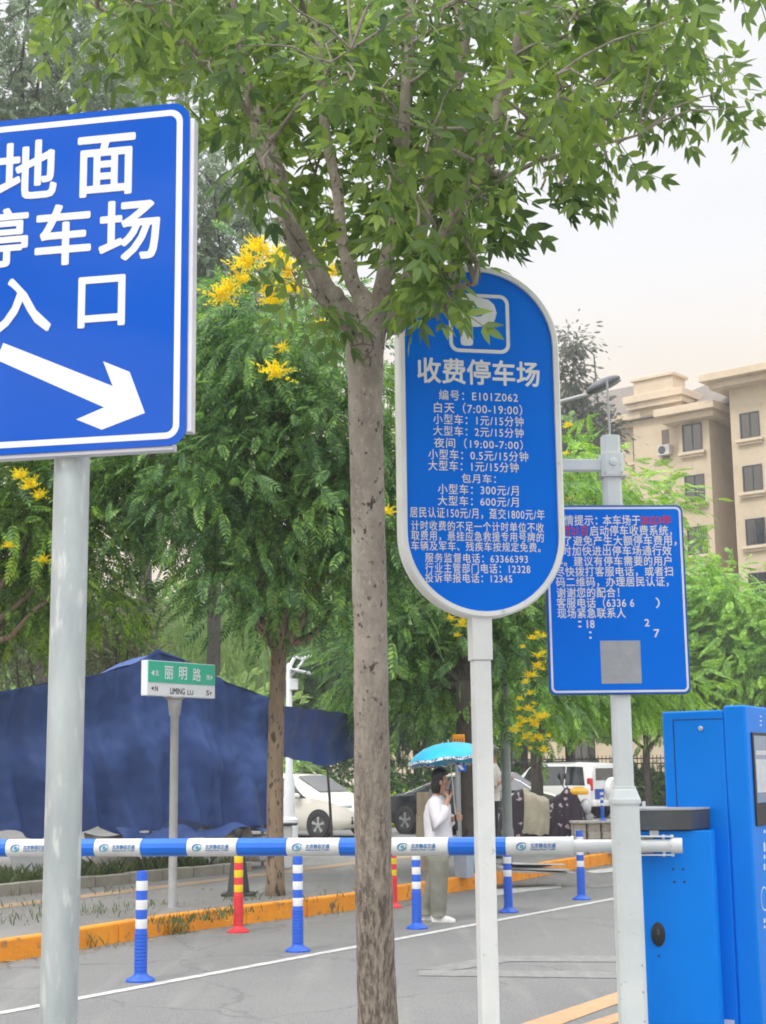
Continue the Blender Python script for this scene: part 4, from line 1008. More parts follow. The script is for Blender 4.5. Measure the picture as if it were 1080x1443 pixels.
for lp in limb_px:
    P3 = [L0(ap(x, y, z)) for x, y, r, z in lp]; r3 = [r * s * (1.0 if y > 380 else .80) for x, y, r, z in lp]
    fine_p, fine_r = [], []
    for k in range(len(P3) - 1):
        n = max(2, int((P3[k + 1] - P3[k]).length / .05))
        for j in range(n):
            q = P3[k].lerp(P3[k + 1], j / n); a_ = fine_p[-1] if fine_p else q
            fine_p.append(q + Vector((n3(q.x * 5, q.y * 5, q.z * 5), n3(q.z * 5, 3, q.x * 4), 0)) * .012); fine_r.append((r3[k] + (r3[k + 1] - r3[k]) * j / n) * (1 + .05 * n3(q.z * 18, q.x * 15, 2)))
    fine_p.append(P3[-1]); fine_r.append(r3[-1])
    mb.tube(fine_p, fine_r, 14); limb_pts += fine_p[6:]
for px, py, r, z in ((470, 418, 16, -.06), (556, 452, 20, .0), (488, 448, 19, -.01), (530, 448, 22, .03)): mb.ball(L0(ap(px, py, z)), r * s, 14, 10)
mb.tube([L0(ap(436, 372, 0)), L0(ap(412, 345, -.1)), L0(ap(400, 322, -.14))], [9 * s, 8.5 * s, 7.5 * s], 10)
# twigs and leaves
poly = [(70, -20), (88, 50), (135, 75), (150, 118), (215, 128), (262, 150), (300, 165), (335, 235), (350, 300), (385, 318), (420, 420), (455, 430), (470, 400), (520, 425), (560, 450), (600, 462), (624, 454), (634, 420), (690, 388), (680, 355), (700, 298), (755, 262), (825, 240), (855, 246), (900, 200), (915, 168), (990, 150), (975, 75), (945, 28), (1030, 5), (1060, -30)]
def inside(x, y):
    c = False
    for (x1, y1), (x2, y2) in zip(poly, poly[1:] + poly[:1]):
        if (y1 > y) != (y2 > y) and x < (x2 - x1) * (y - y1) / (y2 - y1) + x1: c = not c
    return c
sec = []
tips = []
limb_xy = []
for lp in limb_px[:6]:
    for (x1, y1, _r, _z), (x2, y2, _r2, _z2) in zip(lp, lp[1:]):
        for k in range(8): limb_xy.append((x1 + (x2 - x1) * k / 8, y1 + (y2 - y1) * k / 8))
while len(tips) < 330:
    x, y = random.uniform(60, 1100), random.uniform(-20, 480)
    if not inside(x, y + 46): continue
    if 395 < x < 500 and y > 250 and random.random() < .62: continue
    if 500 <= x < 575 and y > 330 and random.random() < .45: continue
    z_ = random.uniform(-.95, .95)
    if min((x - a) ** 2 + (y - b_ + 25) ** 2 for a, b_ in limb_xy) < 30 ** 2 and random.random() < .6: z_ = random.uniform(.2, 1.0)
    tips.append((x, y - 10, z_))
for k in range(130):
    tips.append((random.uniform(20, 1180), random.uniform(-460, -20), random.uniform(-1.3, 1.3)))
for x, y, z in ((1050, 150, -.3), (1010, 150, -.3), (880, 232, -.3), (945, 150, -.2), (930, 140, -.25), (800, 250, -.35), (835, 245, -.3), (720, 290, -.2), (690, 345, -.2), (735, 262, -.2), (676, 388, -.5), (622, 418, -.5), (596, 412, -.45), (640, 395, -.5),  (985, 90, -.2), (265, 125, 0), (150, 95, 0), (90, 30, .1), (450, 440, -.2), (420, 400, -.1)):
    tips.append((x, y, z)); tips.append((x + random.uniform(-25, 5), y - random.uniform(5, 30), z + random.uniform(-.15, .15)))
tips = [t for t in tips if not (628 < t[0] < 730 and 335 < t[1] < 500)] + [(640, 372, -.5), (668, 352, -.5), (634, 405, -.5)]
secs = random.sample(tips, 110)
allp = list(limb_pts)
for x, y, z in secs:
    q = L0(ap(x, y - 25, z)); a = min(limb_pts, key=lambda v: (v - q).length + .25 * max(0, v.z - q.z))
    path = wob(a, q, 5, .04, sag=.05); mb.tube(path, [.011, .0095, .008, .0065, .005, .0035], 6, cap=False); allp += path[2:]
AP = np.array([v[:] for v in allp])
P, D = [], []
for x, y, z in tips:
    q = L0(ap(x, y, z)); qn = np.array(q[:])
    i = int(np.argmin(np.linalg.norm(AP - qn, axis=1) + .3 * np.maximum(0, AP[:, 2] - qn[2]))); a = Vector(AP[i])
    if (q - a).length < .12: a = a - Vector((0, 0, .12))
    path = wob(a, q, 4, .025, sag=.03); mb.tube(path, [.0055, .0048, .004, .003, .002], 5, cap=False)
    dirn = (q - path[-3]).normalized()
    for u in (.45, .72, 1.0):
        f = u * 4; k = min(3, int(f)); pos = path[k].lerp(path[k + 1], f - k)
        for _ in range(1 if u < 1 else 2):
            r_ = Vector(RNG.normal(0, 1, 3)); r_ = r_ - dirn * r_.dot(dirn); r_ = r_.normalized() if r_.length > 1e-3 else dirn
            D.append((dirn * .55 + r_ * .8 + Vector((0, 0, -.35)))[:]); P.append(pos[:])
mb.build('trunk', ABARK, ash, smooth=180, fix=False)
ASHL = LEAF('ash_leaf', (.032, .062, .024), (.080, .132, .040), (.160, .228, .054), trans=.55, rough=.42, nscale=1.3, gain=1.68)
V, Fc = scatter(compound(.19, 3, .074, .032, .45, fine=True, ang=52, rach=.0016), np.array(P), np.array(D), RNG.uniform(.72, 1.15, len(P)), roll=.7)
arr_mesh('crown', V, Fc, ASHL, ash, smooth=True)
# pruning scar: ring with a cross and a pointed lower lip
SCAR = M('bark_scar', (.22, .18, .15), (.12, .095, .08), scale=20, rough=.9)
mb = MB()
def on_trunk(px, py, lift=0.003):
    a = ap(px, py, 0); xx = (px - 514.5) * s; rr = (25.2 + max(0, 506 - py) * .17) * s
    return L0(a) - Vector((0, math.sqrt(max(0, rr * rr - xx * xx)) + lift, 0))
ringp = [on_trunk(511 + 15.5 * math.cos(a), 493 + (15 + (6 if math.sin(a) > .85 else 0)) * math.sin(a)) for a in [2 * math.pi * k / 28 for k in range(29)]]
mb.tube(ringp, .0034, 6); mb.tube([on_trunk(497, 494), on_trunk(511, 492), on_trunk(526, 494)], .0035, 6); mb.tube([on_trunk(512, 479), on_trunk(512, 493)], .003, 6); mb.tube([on_trunk(500, 503), on_trunk(511, 519), on_trunk(521, 503)], .003, 6)
mb.build('pruning_scar', SCAR, ash, smooth=60)
mb = MB()
# ================================================================ APARTMENT BLOCK
STUCCO = M('beige_stucco', (.62, .51, .36), (.55, .45, .315), scale=.7, detail=8, rough=.85, c3=(.50, .40, .28), s3=2.2, lo3=.58, hi3=.75)
TRIM = M('beige_trim', (.68, .56, .41), (.60, .48, .34), scale=1.2, rough=.8)
ROOF = M('grey_brown_roof_tiles', (.20, .165, .135), (.15, .125, .105), scale=3, rough=.85, bump=.5, bscale=8)
WGLASS = GLASS('window_glass', (.012, .018, .022), .08)
WFRAME = M('dark_window_frame', (.07, .075, .08), rough=.5)
E1 = Vector((.77, -.638, 0)).normalized(); E2 = Vector((-E1.y, E1.x, 0)) * -1    # E2 points outward, towards the street
if E2.y > 0: E2 = -E2
BO = pt(999.4, 600, 85); BO.z = 0
bz = math.atan2(E1.y, E1.x)
# local frame: x along the facade, -y outward
bd = thing('apartment_block', BO, 'beige apartment block with stepped bays, dark windows and a hipped grey roof', 'building', rz=bz)
def bs(px, py, t):
    return Plane(BO, bz, -t)(px, py)
def X_(X): return 760 + X / 3.375
def Y_(Y): return 440 + Y / 3.375
FLOOR = bs(X_(730), Y_(595), 0)[1] - bs(X_(730), Y_(840), 0)[1]
eaveC = bs(X_(740), Y_(520), 0)[1]
cC0 = bs(X_(662), 600, 0)[0]
TD = 4.6                                            # depth of the recess beside bay C
sD0 = -.0; tD = -.4
# walls (butted boxes): wing A far left, pilaster B, bay C, recess, bay D right
def wall(x0, x1, t, z1, t0=-12.0, name='wall'):
    return (x0, x1, t, t0, z1)
zA = bs(X_(480), Y_(548), -1.2)[1]
mb = MB()
mb.box(((-26 + cC0 - 3.3) / 2, 1.2 + 5, zA / 2), (cC0 - 3.3 + 26, 10, zA))
mb.box((cC0 - 1.65, .55 + 5.3, (zA + .9) / 2), (3.3, 10.6, zA + .9))
mb.box((cC0 / 2, 5.9, eaveC / 2), (-cC0, 11.8, eaveC))
xD0 = bs(X_(930), Y_(650), -TD)[0]
mb.box((2.1, TD + 4.1, eaveC / 2), (4.2, 8.2, eaveC))
zD = bs(X_(960), Y_(470), -TD + 2.4)[1]
wallm = mb.build('wall', STUCCO, bd)
# bay D: steps out of the recess wall, right end out of frame
dt = bs(X_(925), 600, -1.0)[0]
xd = bs(X_(921), Y_(700), .6)[0]
MB().box((xd + 7, 5.4, zD / 2 + .3), (14, 12, zD + .6)).build('wall', STUCCO, bd)
# eaves: stepped cornices
mb = MB()
def cornice(x0, x1, t, z, ov=.75):
    mb.box(((x0 + x1) / 2, -t + 2.0 - ov / 2 + .0, z + .18), (x1 - x0 + 2 * ov * .9, 4.0 + ov, .36))
    mb.box(((x0 + x1) / 2, -t + 2.0 - ov * .8, z + .36 + .22), (x1 - x0 + 2 * ov * 1.25, 4.0 + ov * 1.6, .44))
cornice(cC0, 0, 0, eaveC); cornice(-26, cC0 - 3.3, -1.2, zA, .45); cornice(cC0 - 3.2, cC0 - .1, -.55, zA + .9, .35); cornice(xd, xd + 14, .6, zD + .6, .9)
mb.box((cC0 - 1.65, 1.0, zA + .9 + 1.05), (2.6, 1.6, 1.2)); mb.box((cC0 - 1.65, 1.0, zA + .9 + 1.75), (2.9, 1.9, .2))
mb.box((xd + 4.6, 1.5, zD + 2.6), (3.2, 2.4, 3.2)); mb.box((xd + 4.6, 1.5, zD + 4.3), (3.6, 2.8, .25))
mb.build('cornice', TRIM, bd, bevel=.03)
mb = MB()
def hip(x0, x1, y0, y1, z, h, ins):
    v = [(x0, y0, z), (x1, y0, z), (x1, y1, z), (x0, y1, z), (x0 + ins, (y0 + y1) / 2, z + h), (x1 - ins, (y0 + y1) / 2, z + h)]
    mb.add(v, [(0, 1, 5, 4), (1, 2, 5), (2, 3, 4, 5), (3, 0, 4), (0, 3, 2, 1)])
hip(-26.4, cC0 - .2, .7, 12.2, zA + .82, 3.4, 5.0); hip(cC0 - 4.5, 4.2, .2, 12.4, eaveC + .82, 3.3, 4.4); hip(xd + .2, xd + 15, .2, 13, zD + 1.42, 3.2, 4.6)
mb.build('roof', ROOF, bd)
# windows: frame as part, panes as sub-part, sill as sub-part
WINV = {}
def window(x0, x1, z0, z1, t, mull=(.5,)):
    x0 -= .14; x1 += .14
    w, h = round(x1 - x0, 2), round(z1 - z0, 2)
    key = (w, h)
    if key not in WINV:
        a = MB(); f = .06
        a.box((0, -.03, h / 2), (w, .08, f)); a.box((0, -.03, -h / 2), (w, .08, f)); a.box((-w / 2, -.03, 0), (f, .082, h + f)); a.box((w / 2, -.03, 0), (f, .082, h + f))
        for q in mull: a.box((-w / 2 + w * q, -.028, 0), (f * .8, .076, h - f))
        fr = a.build('window', WFRAME, bd)
        gl = MB().box((0, .0, 0), (w - .02, .02, h - .02)).build('pane', WGLASS, fr)
        sl = MB(); sl.box((0, -.14, -h / 2 - .14), (w + .5, .3, .16)); sl.box((0, -.08, -h / 2 - .30), (w + .3, .18, .14))
        sl = sl.build('sill', TRIM, fr)
        WINV[key] = (fr, gl, sl)
    else:
        f0, g0_, s0_ = WINV[key]; fr = f0.copy(); COL.objects.link(fr)
        for c in (g0_, s0_):
            e = c.copy(); COL.objects.link(e); e.parent = fr
    fr.parent = bd; fr.location = ((x0 + x1) / 2, -t - .012, (z0 + z1) / 2)
    return fr
for k in range(7):
    x0, z1 = bs(X_(694), Y_(540), 0); x1, z0 = bs(X_(767), Y_(654), 0)
    if z0 - k * FLOOR > 1: window(x0, x1, z0 - k * FLOOR, z1 - k * FLOOR, 0)
    x0, z1 = bs(X_(968), Y_(484), .6); x1, z0 = bs(X_(1040), Y_(592), .6)
    if z0 - k * FLOOR > 1:
        window(x0, x1, z0 - k * FLOOR, z1 - k * FLOOR, .6); window(x0 + 4.2, x1 + 4.2, z0 - k * FLOOR, z1 - k * FLOOR, .6)
    x0, z1 = bs(X_(460), Y_(598), -1.2); x1, z0 = bs(X_(543), Y_(697), -1.2)
    if z0 - k * FLOOR > 1:
        for dx in (0, -5.2, -10.4, -15.6): window(x0 + dx, x1 + dx, z0 - k * FLOOR, z1 - k * FLOOR, -1.2, (.5,))
ACW = M('ac_unit_white', (.62, .60, .56), rough=.5)
x0, z1 = bs(X_(582), Y_(562), -.55); x1, z0 = bs(X_(624), Y_(700), -.55)
for k in range(7):
    if z0 - k * FLOOR < 1: break
    a = MB().box(((x0 + x1) / 2, .56 - .004, (z0 + z1) / 2 - k * FLOOR), (x1 - x0, .02, z1 - z0)).build('niche_shade_panel', M('niche_shadowed_brown', (.16, .12, .085)), bd)  # flat panel on the wall; its dark brown paints the shade of a recess
    mb = MB(); zc = z0 + .55 - k * FLOOR; xc_ = x0 + (x1 - x0) * .55
    mb.box((xc_, .33, zc), (.8, .36, .62)); mb.build('air_conditioner', ACW, a, bevel=.02)
    mb = MB(); mb.lathe([(.24, 0), (.24, .012), (.19, .014), (.05, .012)], (xc_ - .08, .149, zc), 20, rot=Matrix.Rotation(R(90), 3, 'X')); mb.build('fan_grille', WFRAME, a)
mb = MB(); p = bs(838, 590, -2.0)
pa = bs(846, 580, -3); pb_ = bs(840, 500, -3)
an = thing('roof_mast', BO + E1 * pa[0] - E2 * 3 + Vector((0, 0, pa[1] - .8)), 'thin dark mast rising behind the street lamp head from the left end of the roof', 'mast')
mb = MB().tube([(0, 0, -1.2), (pb_[0] - pa[0] - .1, 0, pb_[1] - pa[1] + .8)], [.08, .045], 8); mb.tube([(-.28, 0, 2.05), (-.30, 0, 2.9)], [.06, .05], 8)
mb.build('mast_tube', M('mast_dark', (.06, .06, .065), rough=.5), an)
# garden wall and iron railing between the car park and the block
FY_ = 59.5
q0, q1 = at_y(430, FY_, 0), at_y(1010, FY_, 0)
fn = thing('iron_fence', ((q0.x + q1.x) / 2, FY_, 0), 'black iron railing fence behind the parked cars', 'fence')
FL = q1.x - q0.x; IRON = M('black_iron', (.022, .023, .025), rough=.55)
for z in (.35, 1.75, 1.95): MB().box((0, 0, z), (FL, .04, .045)).build('rail', IRON, fn)
mb = MB(); k = -FL / 2
while k < FL / 2: mb.box((k, 0, 1.1), (.026, .026, 1.95)); k += .155
o = mb.build('railing_bars', IRON, fn); o['kind'] = 'stuff'
k = -FL / 2
while k <= FL / 2 + .1:
    MB().box((k, 0, 1.1), (.10, .10, 2.2)).build('fence_post', IRON, fn); k += 2.45

# ================================================================ BLUE TARPAULINS
TARP = M('blue_tarpaulin', (.050, .100, .30), (.068, .124, .355), scale=1.4, detail=7, lo=.3, hi=.75, rough=.55, spec=.3, bump=.10, bscale=12)
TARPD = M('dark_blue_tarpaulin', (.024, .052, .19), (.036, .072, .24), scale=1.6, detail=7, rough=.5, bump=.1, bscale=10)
A, B = gd(-70, 1262, PZ), None
A = at_y(-70, 18.6, PZ); B = at_y(381, 22.6, PZ)
u_ = (B - A).to_2d().normalized().to_3d(); nrm = Vector((u_.y, -u_.x, 0)); Lw = (B - A).length
rzb = math.atan2(u_.y, u_.x)
tb = thing('tarpaulin_shelter', A, 'large shelter hung with creased blue tarpaulin beside the pavement', 'shelter', rz=rzb)
pl = Plane(A, rzb, 0)
def topz(px_): return None
tl = [(-70, 985), (60, 965), (140, 950), (185, 938), (224, 914), (262, 930), (300, 951), (345, 971), (381, 985)]
top_l = [pl(*p) for p in tl]; bot_l = [pl(*p) for p in [(-70, 1172), (90, 1174), (200, 1168), (262, 1160), (300, 1164), (345, 1168), (381, 1164)]]
def interp(tab, x):
    for (x0, z0), (x1, z1) in zip(tab, tab[1:]):
        if x <= x1: return z0 + (z1 - z0) * max(0, min(1, (x - x0) / (x1 - x0)))
    return tab[-1][1]
xpk = pl(224, 914)[0]; x_end = pl(381, 1000)[0]
def crease(x, v):
    """folds hanging from the pinned ridge line, sagging swags and pulled wrinkles"""
    d = 0.0
    d += .085 * math.sin(x * 5.2 + 1.2 * math.sin(v * 3 + x)) * (.35 + .65 * v)
    d += .050 * math.sin(x * 11 + 2.0 * math.sin(v * 4.1)) * (.2 + .8 * v)
    for cx_, hw, dep in ((pl(150, 1000)[0], .55, .07), (pl(210, 1000)[0], .5, .06), (pl(300, 1000)[0], .75, .09), (pl(60, 1000)[0], .8, .08)):
        q = (x - cx_) / hw
        sw = v - (.30 + .30 * (1 - q * q))
        if abs(q) < 1.6: d += dep * math.exp(-(sw * 7) ** 2) * math.exp(-q * q)
    d += .05 * math.sin((x * .9 + v * 2.4) * 2.2) * v * (1 - v) * 2
    d += .022 * math.sin(x * 23 + 3 * math.sin(v * 2.7 + x * .6)) * (.4 + .6 * math.sin(x * 1.9) ** 2)
    d += .03 * abs(math.sin(x * 2.1 + v * 5.2)) * v + .012 * n3(x * 19, v * 23, 4)
    return d
def front(u, v):
    x = u * x_end; zt_, zb_ = interp(top_l, x), interp(bot_l, x)
    zb_ += .05 * math.sin(x * 4) + .03 * math.sin(x * 9.5)
    v2 = v
    z = zt_ + (zb_ - zt_) * v2
    return (x, -crease(x, v) - .12 * v + .10 * math.exp(-((v - .30) * 5) ** 2), z)
MB().grid(front, 150, 60).build('front_sheet', TARP, tb, smooth=180, fix=False)
def roofs(u, v):
    x = u * x_end; zt_ = interp(top_l, x)
    return (x, 3.2 * v + .0, zt_ - .9 * v + .05 * n3(x * 3, v * 5, 2) + .12 * math.sin(v * 3.14))
MB().grid(roofs, 50, 12).build('roof_sheet', TARP, tb, smooth=180, fix=False)
def sidesheet(u, v):
    zt_, zb_ = interp(top_l, x_end) - .9 * u, .5
    return (x_end + .03 * math.sin(v * 9), 3.2 * u, zt_ + (zb_ - zt_) * v)
MB().grid(sidesheet, 12, 20).build('side_sheet', TARP, tb, smooth=180, fix=False)
mb = MB()
for x_, zz in ((.15, interp(top_l, .15)), (xpk, interp(top_l, xpk)), (x_end - .04, interp(top_l, x_end))): mb.tube([(x_, .12, 0), (x_, .12, zz - .03)], .025, 8)
mb.build('frame_pole', GREYPOLE, tb)
def skirt(u, v):
    x = xpk - .9 + u * 2.7
    return (x, -.22 - .30 * v + .06 * math.sin(x * 7 + v * 3) , .62 - .30 * v * (.6 + .4 * math.sin(u * 5 + 1)) + .05 * math.sin(x * 6))
MB().grid(skirt, 40, 10).build('loose_skirt', TARP, tb, smooth=180, fix=False)
# pale boards and sheets under the hem
BOARD = M('pale_board', (.46, .42, .36), (.34, .31, .27), scale=2, rough=.8, c3=(.25, .22, .18), s3=6, lo3=.6, hi3=.75)
BOARD2 = M('white_sheet_board', (.55, .55, .55), (.42, .42, .42), scale=2, rough=.7)
for px0, px1, zz, hh, mt_, lab in ((285, 352, .10, .52, BOARD, 'beige board leaning under the right end of the blue tarpaulin hem'), (120, 182, .10, .50, BOARD, 'pale board under the tarpaulin hem behind the entrance sign pole'), (8, 70, .10, .46, BOARD2, 'pale white board under the tarpaulin hem at the far left'), (345, 385, .08, .40, BOARD2, 'white crumpled sheet on the ground beside the golden rain trunk')):
    x0, x1 = pl(px0, 1190)[0], pl(px1, 1190)[0]
    o = MB().grid(lambda u, v: (-(x1 - x0) / 2 + (x1 - x0) * u + .02 * math.sin(v * 5), .14 - .20 * (1 - v) + .02 * math.sin(u * 6), hh * v * (1 - .12 * math.sin(u * 3))), 16, 8).build('leaning_board', mt_, None, smooth=180, solid=.018)
    o.location = A + u_ * ((x0 + x1) / 2) + nrm * .14 + Vector((0, 0, zz)); o.rotation_euler = (0, 0, rzb)
    tag(o, lab, 'board', 'boards under the tarpaulin')
# second sheet slung between the golden rain trunk and a dark stick
A2, B2 = pt(396, 1000, 17.4), pt(512, 1012, 21.5); A2.z = PZ; B2.z = PZ
u2 = (B2 - A2).to_2d().normalized().to_3d(); rz2 = math.atan2(u2.y, u2.x); pl2 = Plane(A2, rz2, 0)
tl2 = [pl2(*p) for p in [(396, 994), (430, 998), (470, 1003), (512, 1008)]]; bl2 = [pl2(*p) for p in [(396, 1066), (425, 1072), (455, 1080), (472, 1077), (488, 1070), (512, 1066)]]
o = thing('tarpaulin_sheet', A2, 'dark blue tarpaulin sheet slung between two trunks above the white hatchback', 'tarpaulin', rz=rz2)
xe2 = tl2[-1][0]; x00 = tl2[0][0]
def sheet2(u, v):
    x = x00 + (xe2 - x00) * u; a, b = interp(tl2, x), interp(bl2, x)
    return (x, .10 * math.sin(v * 3.1) * math.sin(u * 3) + .03 * math.sin(x * 6 + v * 4) + .025 * n3(x * 5, v * 6, 1) - (.16 * max(0, v - .8) * math.sin(u * 2.2)), a + (b - a) * v)
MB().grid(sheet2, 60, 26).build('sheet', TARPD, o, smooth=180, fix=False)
p = gd(468, 1184, PZ); q = at_y(461, p.y - .05, 0); q.z = zpix(461, 1070, p.y - .05)
st_ = thing('prop_stick', p, 'thin dark stick propping up the slung blue sheet in front of the hatchback', 'stick')
MB().tube([(0, 0, 0), (q - p) * .5 + Vector((.01, 0, 0)), (q - p) + Vector((0, 0, .02))], [.030, .028, .022], 8).build('pole', bark('dark_stick', (.05, .04, .035), (.035, .03, .028), (.02, .02, .02)), st_, smooth=60)

# ================================================================ LAMPS
b = gd(408, 1185, PZ); b = at_y(408, 30, PZ)
pl = Plane(b, 0, 0)
lp = thing('solar_street_lamp', b, 'slim white street lamp with a small solar panel arm behind the hanging blue sheet', 'street lamp')
zt = pl(407, 938)[1]; zm = pl(408, 1100)[1]
MB().lathe([(.17, 0), (.17, .45), (.115, .5), (.105, zm), (.075, zm + .10), (.055, zt), (.03, zt + .05)], n=14).build('post', SIGNWHITE, lp, smooth=40)
xa1, za1 = pl(441, 924); mb = MB()
mb.tube([(0, 0, zt - .05), (.12, 0, zt + .18), (xa1 * .55, 0, za1 - .06), (xa1, 0, za1 + .02)], [.04, .04, .035, .03], 8)
mb.tube([(0, 0, zt - .25), (xa1 * .5, 0, za1 - .16), (xa1 * .62, 0, za1 - .05)], .025, 6)
mb.build('arm', SIGNWHITE, lp, smooth=50)
MB().box((xa1 * .48, 0, zt - .12), (.42, .5, .035), Matrix.Rotation(R(12), 3, 'Y')).build('lamp_head', SIGNWHITE, lp, bevel=.01)
MB().box((.10, .0, zt - .38), (.16, .18, .22)).build('control_box', SIGNWHITE, lp, bevel=.01)
b = gd(717, 1222, PZ); pl = Plane(b, 0, 0)
sl = thing('street_lamp', b, 'tall grey street lamp whose dark head shows right of the oval sign', 'street lamp')
zh = pl(820, 558)[1]; xh0, xh1 = pl(825, 552)[0], pl(875, 536)[0]; zh1 = pl(875, 534)[1]
MB().lathe([(.16, 0), (.16, .02), (.085, .03), (.085, .5), (.072, .55), (.05, zh - .35), (.045, zh - .2)], n=18).build('post', M('lamp_pole_grey_green', (.30, .335, .33), (.24, .27, .265), scale=5, rough=.5), sl, smooth=40)
MB().tube([(0, 0, zh - .4), (.10, 0, zh - .32), (xh0 * .5, 0, zh - .16), (xh0 + .06, 0, zh + .03)], [.035, .035, .032, .03], 10).build('arm', GREYPOLE, sl, smooth=60)
mb = MB(); ctr = Vector(((xh0 + xh1) / 2, 0, (zh + zh1) / 2 + .035)); angl = math.atan2(zh1 - zh, xh1 - xh0)
mb.ball((0, 0, 0), ((xh1 - xh0) * .54, .15, .095), 24, 12)
mb.v = [(x, y, max(z, -.055) if x > -.1 else max(z, -.05)) for x, y, z in mb.v]
rr = Matrix.Rotation(-angl, 3, 'Y'); mb.v = [tuple(rr @ Vector(v) + ctr) for v in mb.v]
hd = mb.build('lamp_head', M('lamp_head_grey', (.10, .105, .115), (.08, .085, .09), rough=.45), sl, smooth=50)
mb = MB(); mb.ball((.05, 0, -.05), (.24, .11, .035), 18, 8); mb.v = [tuple(rr @ Vector(v) + ctr) for v in mb.v]; mb.build('lamp_glass', M('lamp_glass', (.20, .21, .22), rough=.2, coat=.4), sl, smooth=180)

# ================================================================ CARS
def car(name, label, cat, loc, rz, paint, st, wins, wheels, wheel_r, extra=None, group='cars parked beyond the pavement'):
    """st rows: x, z_sill, z_belt, z_top, half width sill, belt, roof. x runs rear -> front. Side lies at +-y."""
    t = thing(name, loc, label, cat, group, rz)
    xs_ = [r[0] for r in st]
    def row(x):
        for a, b in zip(st, st[1:]):
            if x <= b[0]:
                q = max(0, min(1, (x - a[0]) / (b[0] - a[0]))); return [a[i] + (b[i] - a[i]) * q for i in range(7)]
        return list(st[-1])
    def sec(r):
        x, zs, zb, zt, ws, wb, wr = r; g = max(.0, zt - zb)
        return [(x, 0, zs), (x, ws * .9, zs), (x, ws, zs + .10), (x, max(ws, wb) * 1.015, zs + (zb - zs) * .45), (x, wb * 1.01, zs + (zb - zs) * .82), (x, wb, zb), (x, wb + (wr - wb) * .5, zb + g * .5), (x, wr, zb + g * .90), (x, wr * .80, zt - .012), (x, 0, zt)]
    xx = []
    for a, b in zip(xs_, xs_[1:]):
        n = max(1, int((b - a) / .16))
        xx += [a + (b - a) * k / n for k in range(n)]
    xx.append(xs_[-1])
    mb = MB(); rows = [sec(row(x)) for x in xx]; n = len(rows[0])
    full = [[p for p in r] + [(p[0], -p[1], p[2]) for p in r[-2:0:-1]] for r in rows]; m = len(full[0])
    mb.add([p for r in full for p in r], [(i * m + k, i * m + (k + 1) % m, (i + 1) * m + (k + 1) % m, (i + 1) * m + k) for i in range(len(full) - 1) for k in range(m)] + [tuple(range(m)), tuple((len(full) - 1) * m + k for k in range(m))])
    mb.build('body', paint, t, smooth=40)
    CG = GLASS('car_glass', (.015, .02, .022), .05); TRIMB = BLACK
    def sidept(x, q, s, off=.012):
        x_, zs, zb, zt, ws, wb, wr = row(x); g = zt - zb; z = zb + g * q
        y = wb + (wr - wb) * q + off
        return (x, s * y, z)
    for (x0, x1, x2, x3) in wins['side']:          # bottom rear, bottom front, top front, top rear
        for s_ in (1, -1):
            mb = MB().grid(lambda u, v: sidept((x0 + (x1 - x0) * u) * (1 - v) + (x3 + (x2 - x3) * u) * v, .06 + .76 * v, s_), 6, 4)
            mb.build('side_window', CG, t, fix=False, smooth=180)
    for nm, (xa_, xb_) in wins['screens'].items():
        def sp(u, v):
            x = xa_ + (xb_ - xa_) * v; x_, zs, zb, zt, ws, wb, wr = row(x)
            yy = (2 * u - 1); sg = 1 if xb_ < xa_ else -1
            w_ = wr * (.88 if abs(yy) < 2 else 1)
            return (x + sg * .012 * 1, yy * w_, zt - .012 * yy * yy + .014)
        MB().grid(sp, 10, 6).build(nm, CG, t, fix=False, smooth=180)
    w0 = None
    for x in wheels:
        for s_ in (1, -1):
            yy = row(x)[4] * .99
            arch = MB().lathe([(wheel_r * 1.16, 0), (wheel_r * 1.16, .012)], (0, 0, 0), 28, rot=Matrix.Rotation(R(-90 * s_), 3, 'X')).build('wheel_arch', BLACK, t)
            arch.location = (x, s_ * (yy + .012), wheel_r)
            rt_ = Matrix.Rotation(R(-90 * s_), 3, 'X')
            ty = MB().lathe([(wheel_r * .62, .03), (wheel_r * .66, .055), (wheel_r * .95, .055), (wheel_r, .03), (wheel_r, -.15), (wheel_r * .6, -.15)], n=30, rot=rt_).build('tyre', TYRE, t, smooth=50)
            ty.location = (x, s_ * yy, wheel_r)
            mb = MB(); mb.lathe([(wheel_r * .64, .032), (wheel_r * .60, .036), (wheel_r * .56, .012), (.05, .0)], n=28, rot=rt_)
            rim = mb.build('rim', M('rim_dark', (.06, .062, .065), rough=.5), ty, smooth=50)
            mb = MB()
            for k in range(5):
                a = 2 * math.pi * k / 5 + .3
                for da in (-.13, .13): mb.box((math.cos(a + da * .8) * wheel_r * .34, s_ * .034, math.sin(a + da * .8) * wheel_r * .34), (wheel_r * .52, .03, .030), Matrix.Rotation(-(a + da), 3, 'Y'))
            mb.lathe([(.06, 0), (.06, .045), (.05, .05)], n=14, rot=rt_); mb.build('spokes', M('rim_silver', (.50, .51, .52), rough=.35, metal=.7), ty)
    for s_ in (1, -1):
        xm = wins['mirror']; r_ = row(xm); MB().ball((xm, s_ * (r_[5] + .13), r_[2] + .07), (.11, .10, .075), 14, 8).build('wing_mirror', wins.get('mirror_mat', paint), t, smooth=180)
        for xh in wins['handles']:
            r_ = row(xh); MB().box((xh, s_ * (r_[5] * 1.012 + .01), r_[1] + (r_[2] - r_[1]) * .80), (.17, .022, .028)).build('door_handle', paint, t, bevel=.006)
        for xd_ in wins['seams']:
            mb = MB(); r_ = row(xd_); sc_ = sec(r_)
            mb.tube([(xd_, s_ * (p[1] + .001), p[2]) for p in sc_[2:6]], .005, 4); mb.build('door_seam', BLACK, t)
    if extra: extra(t, row)
    return t
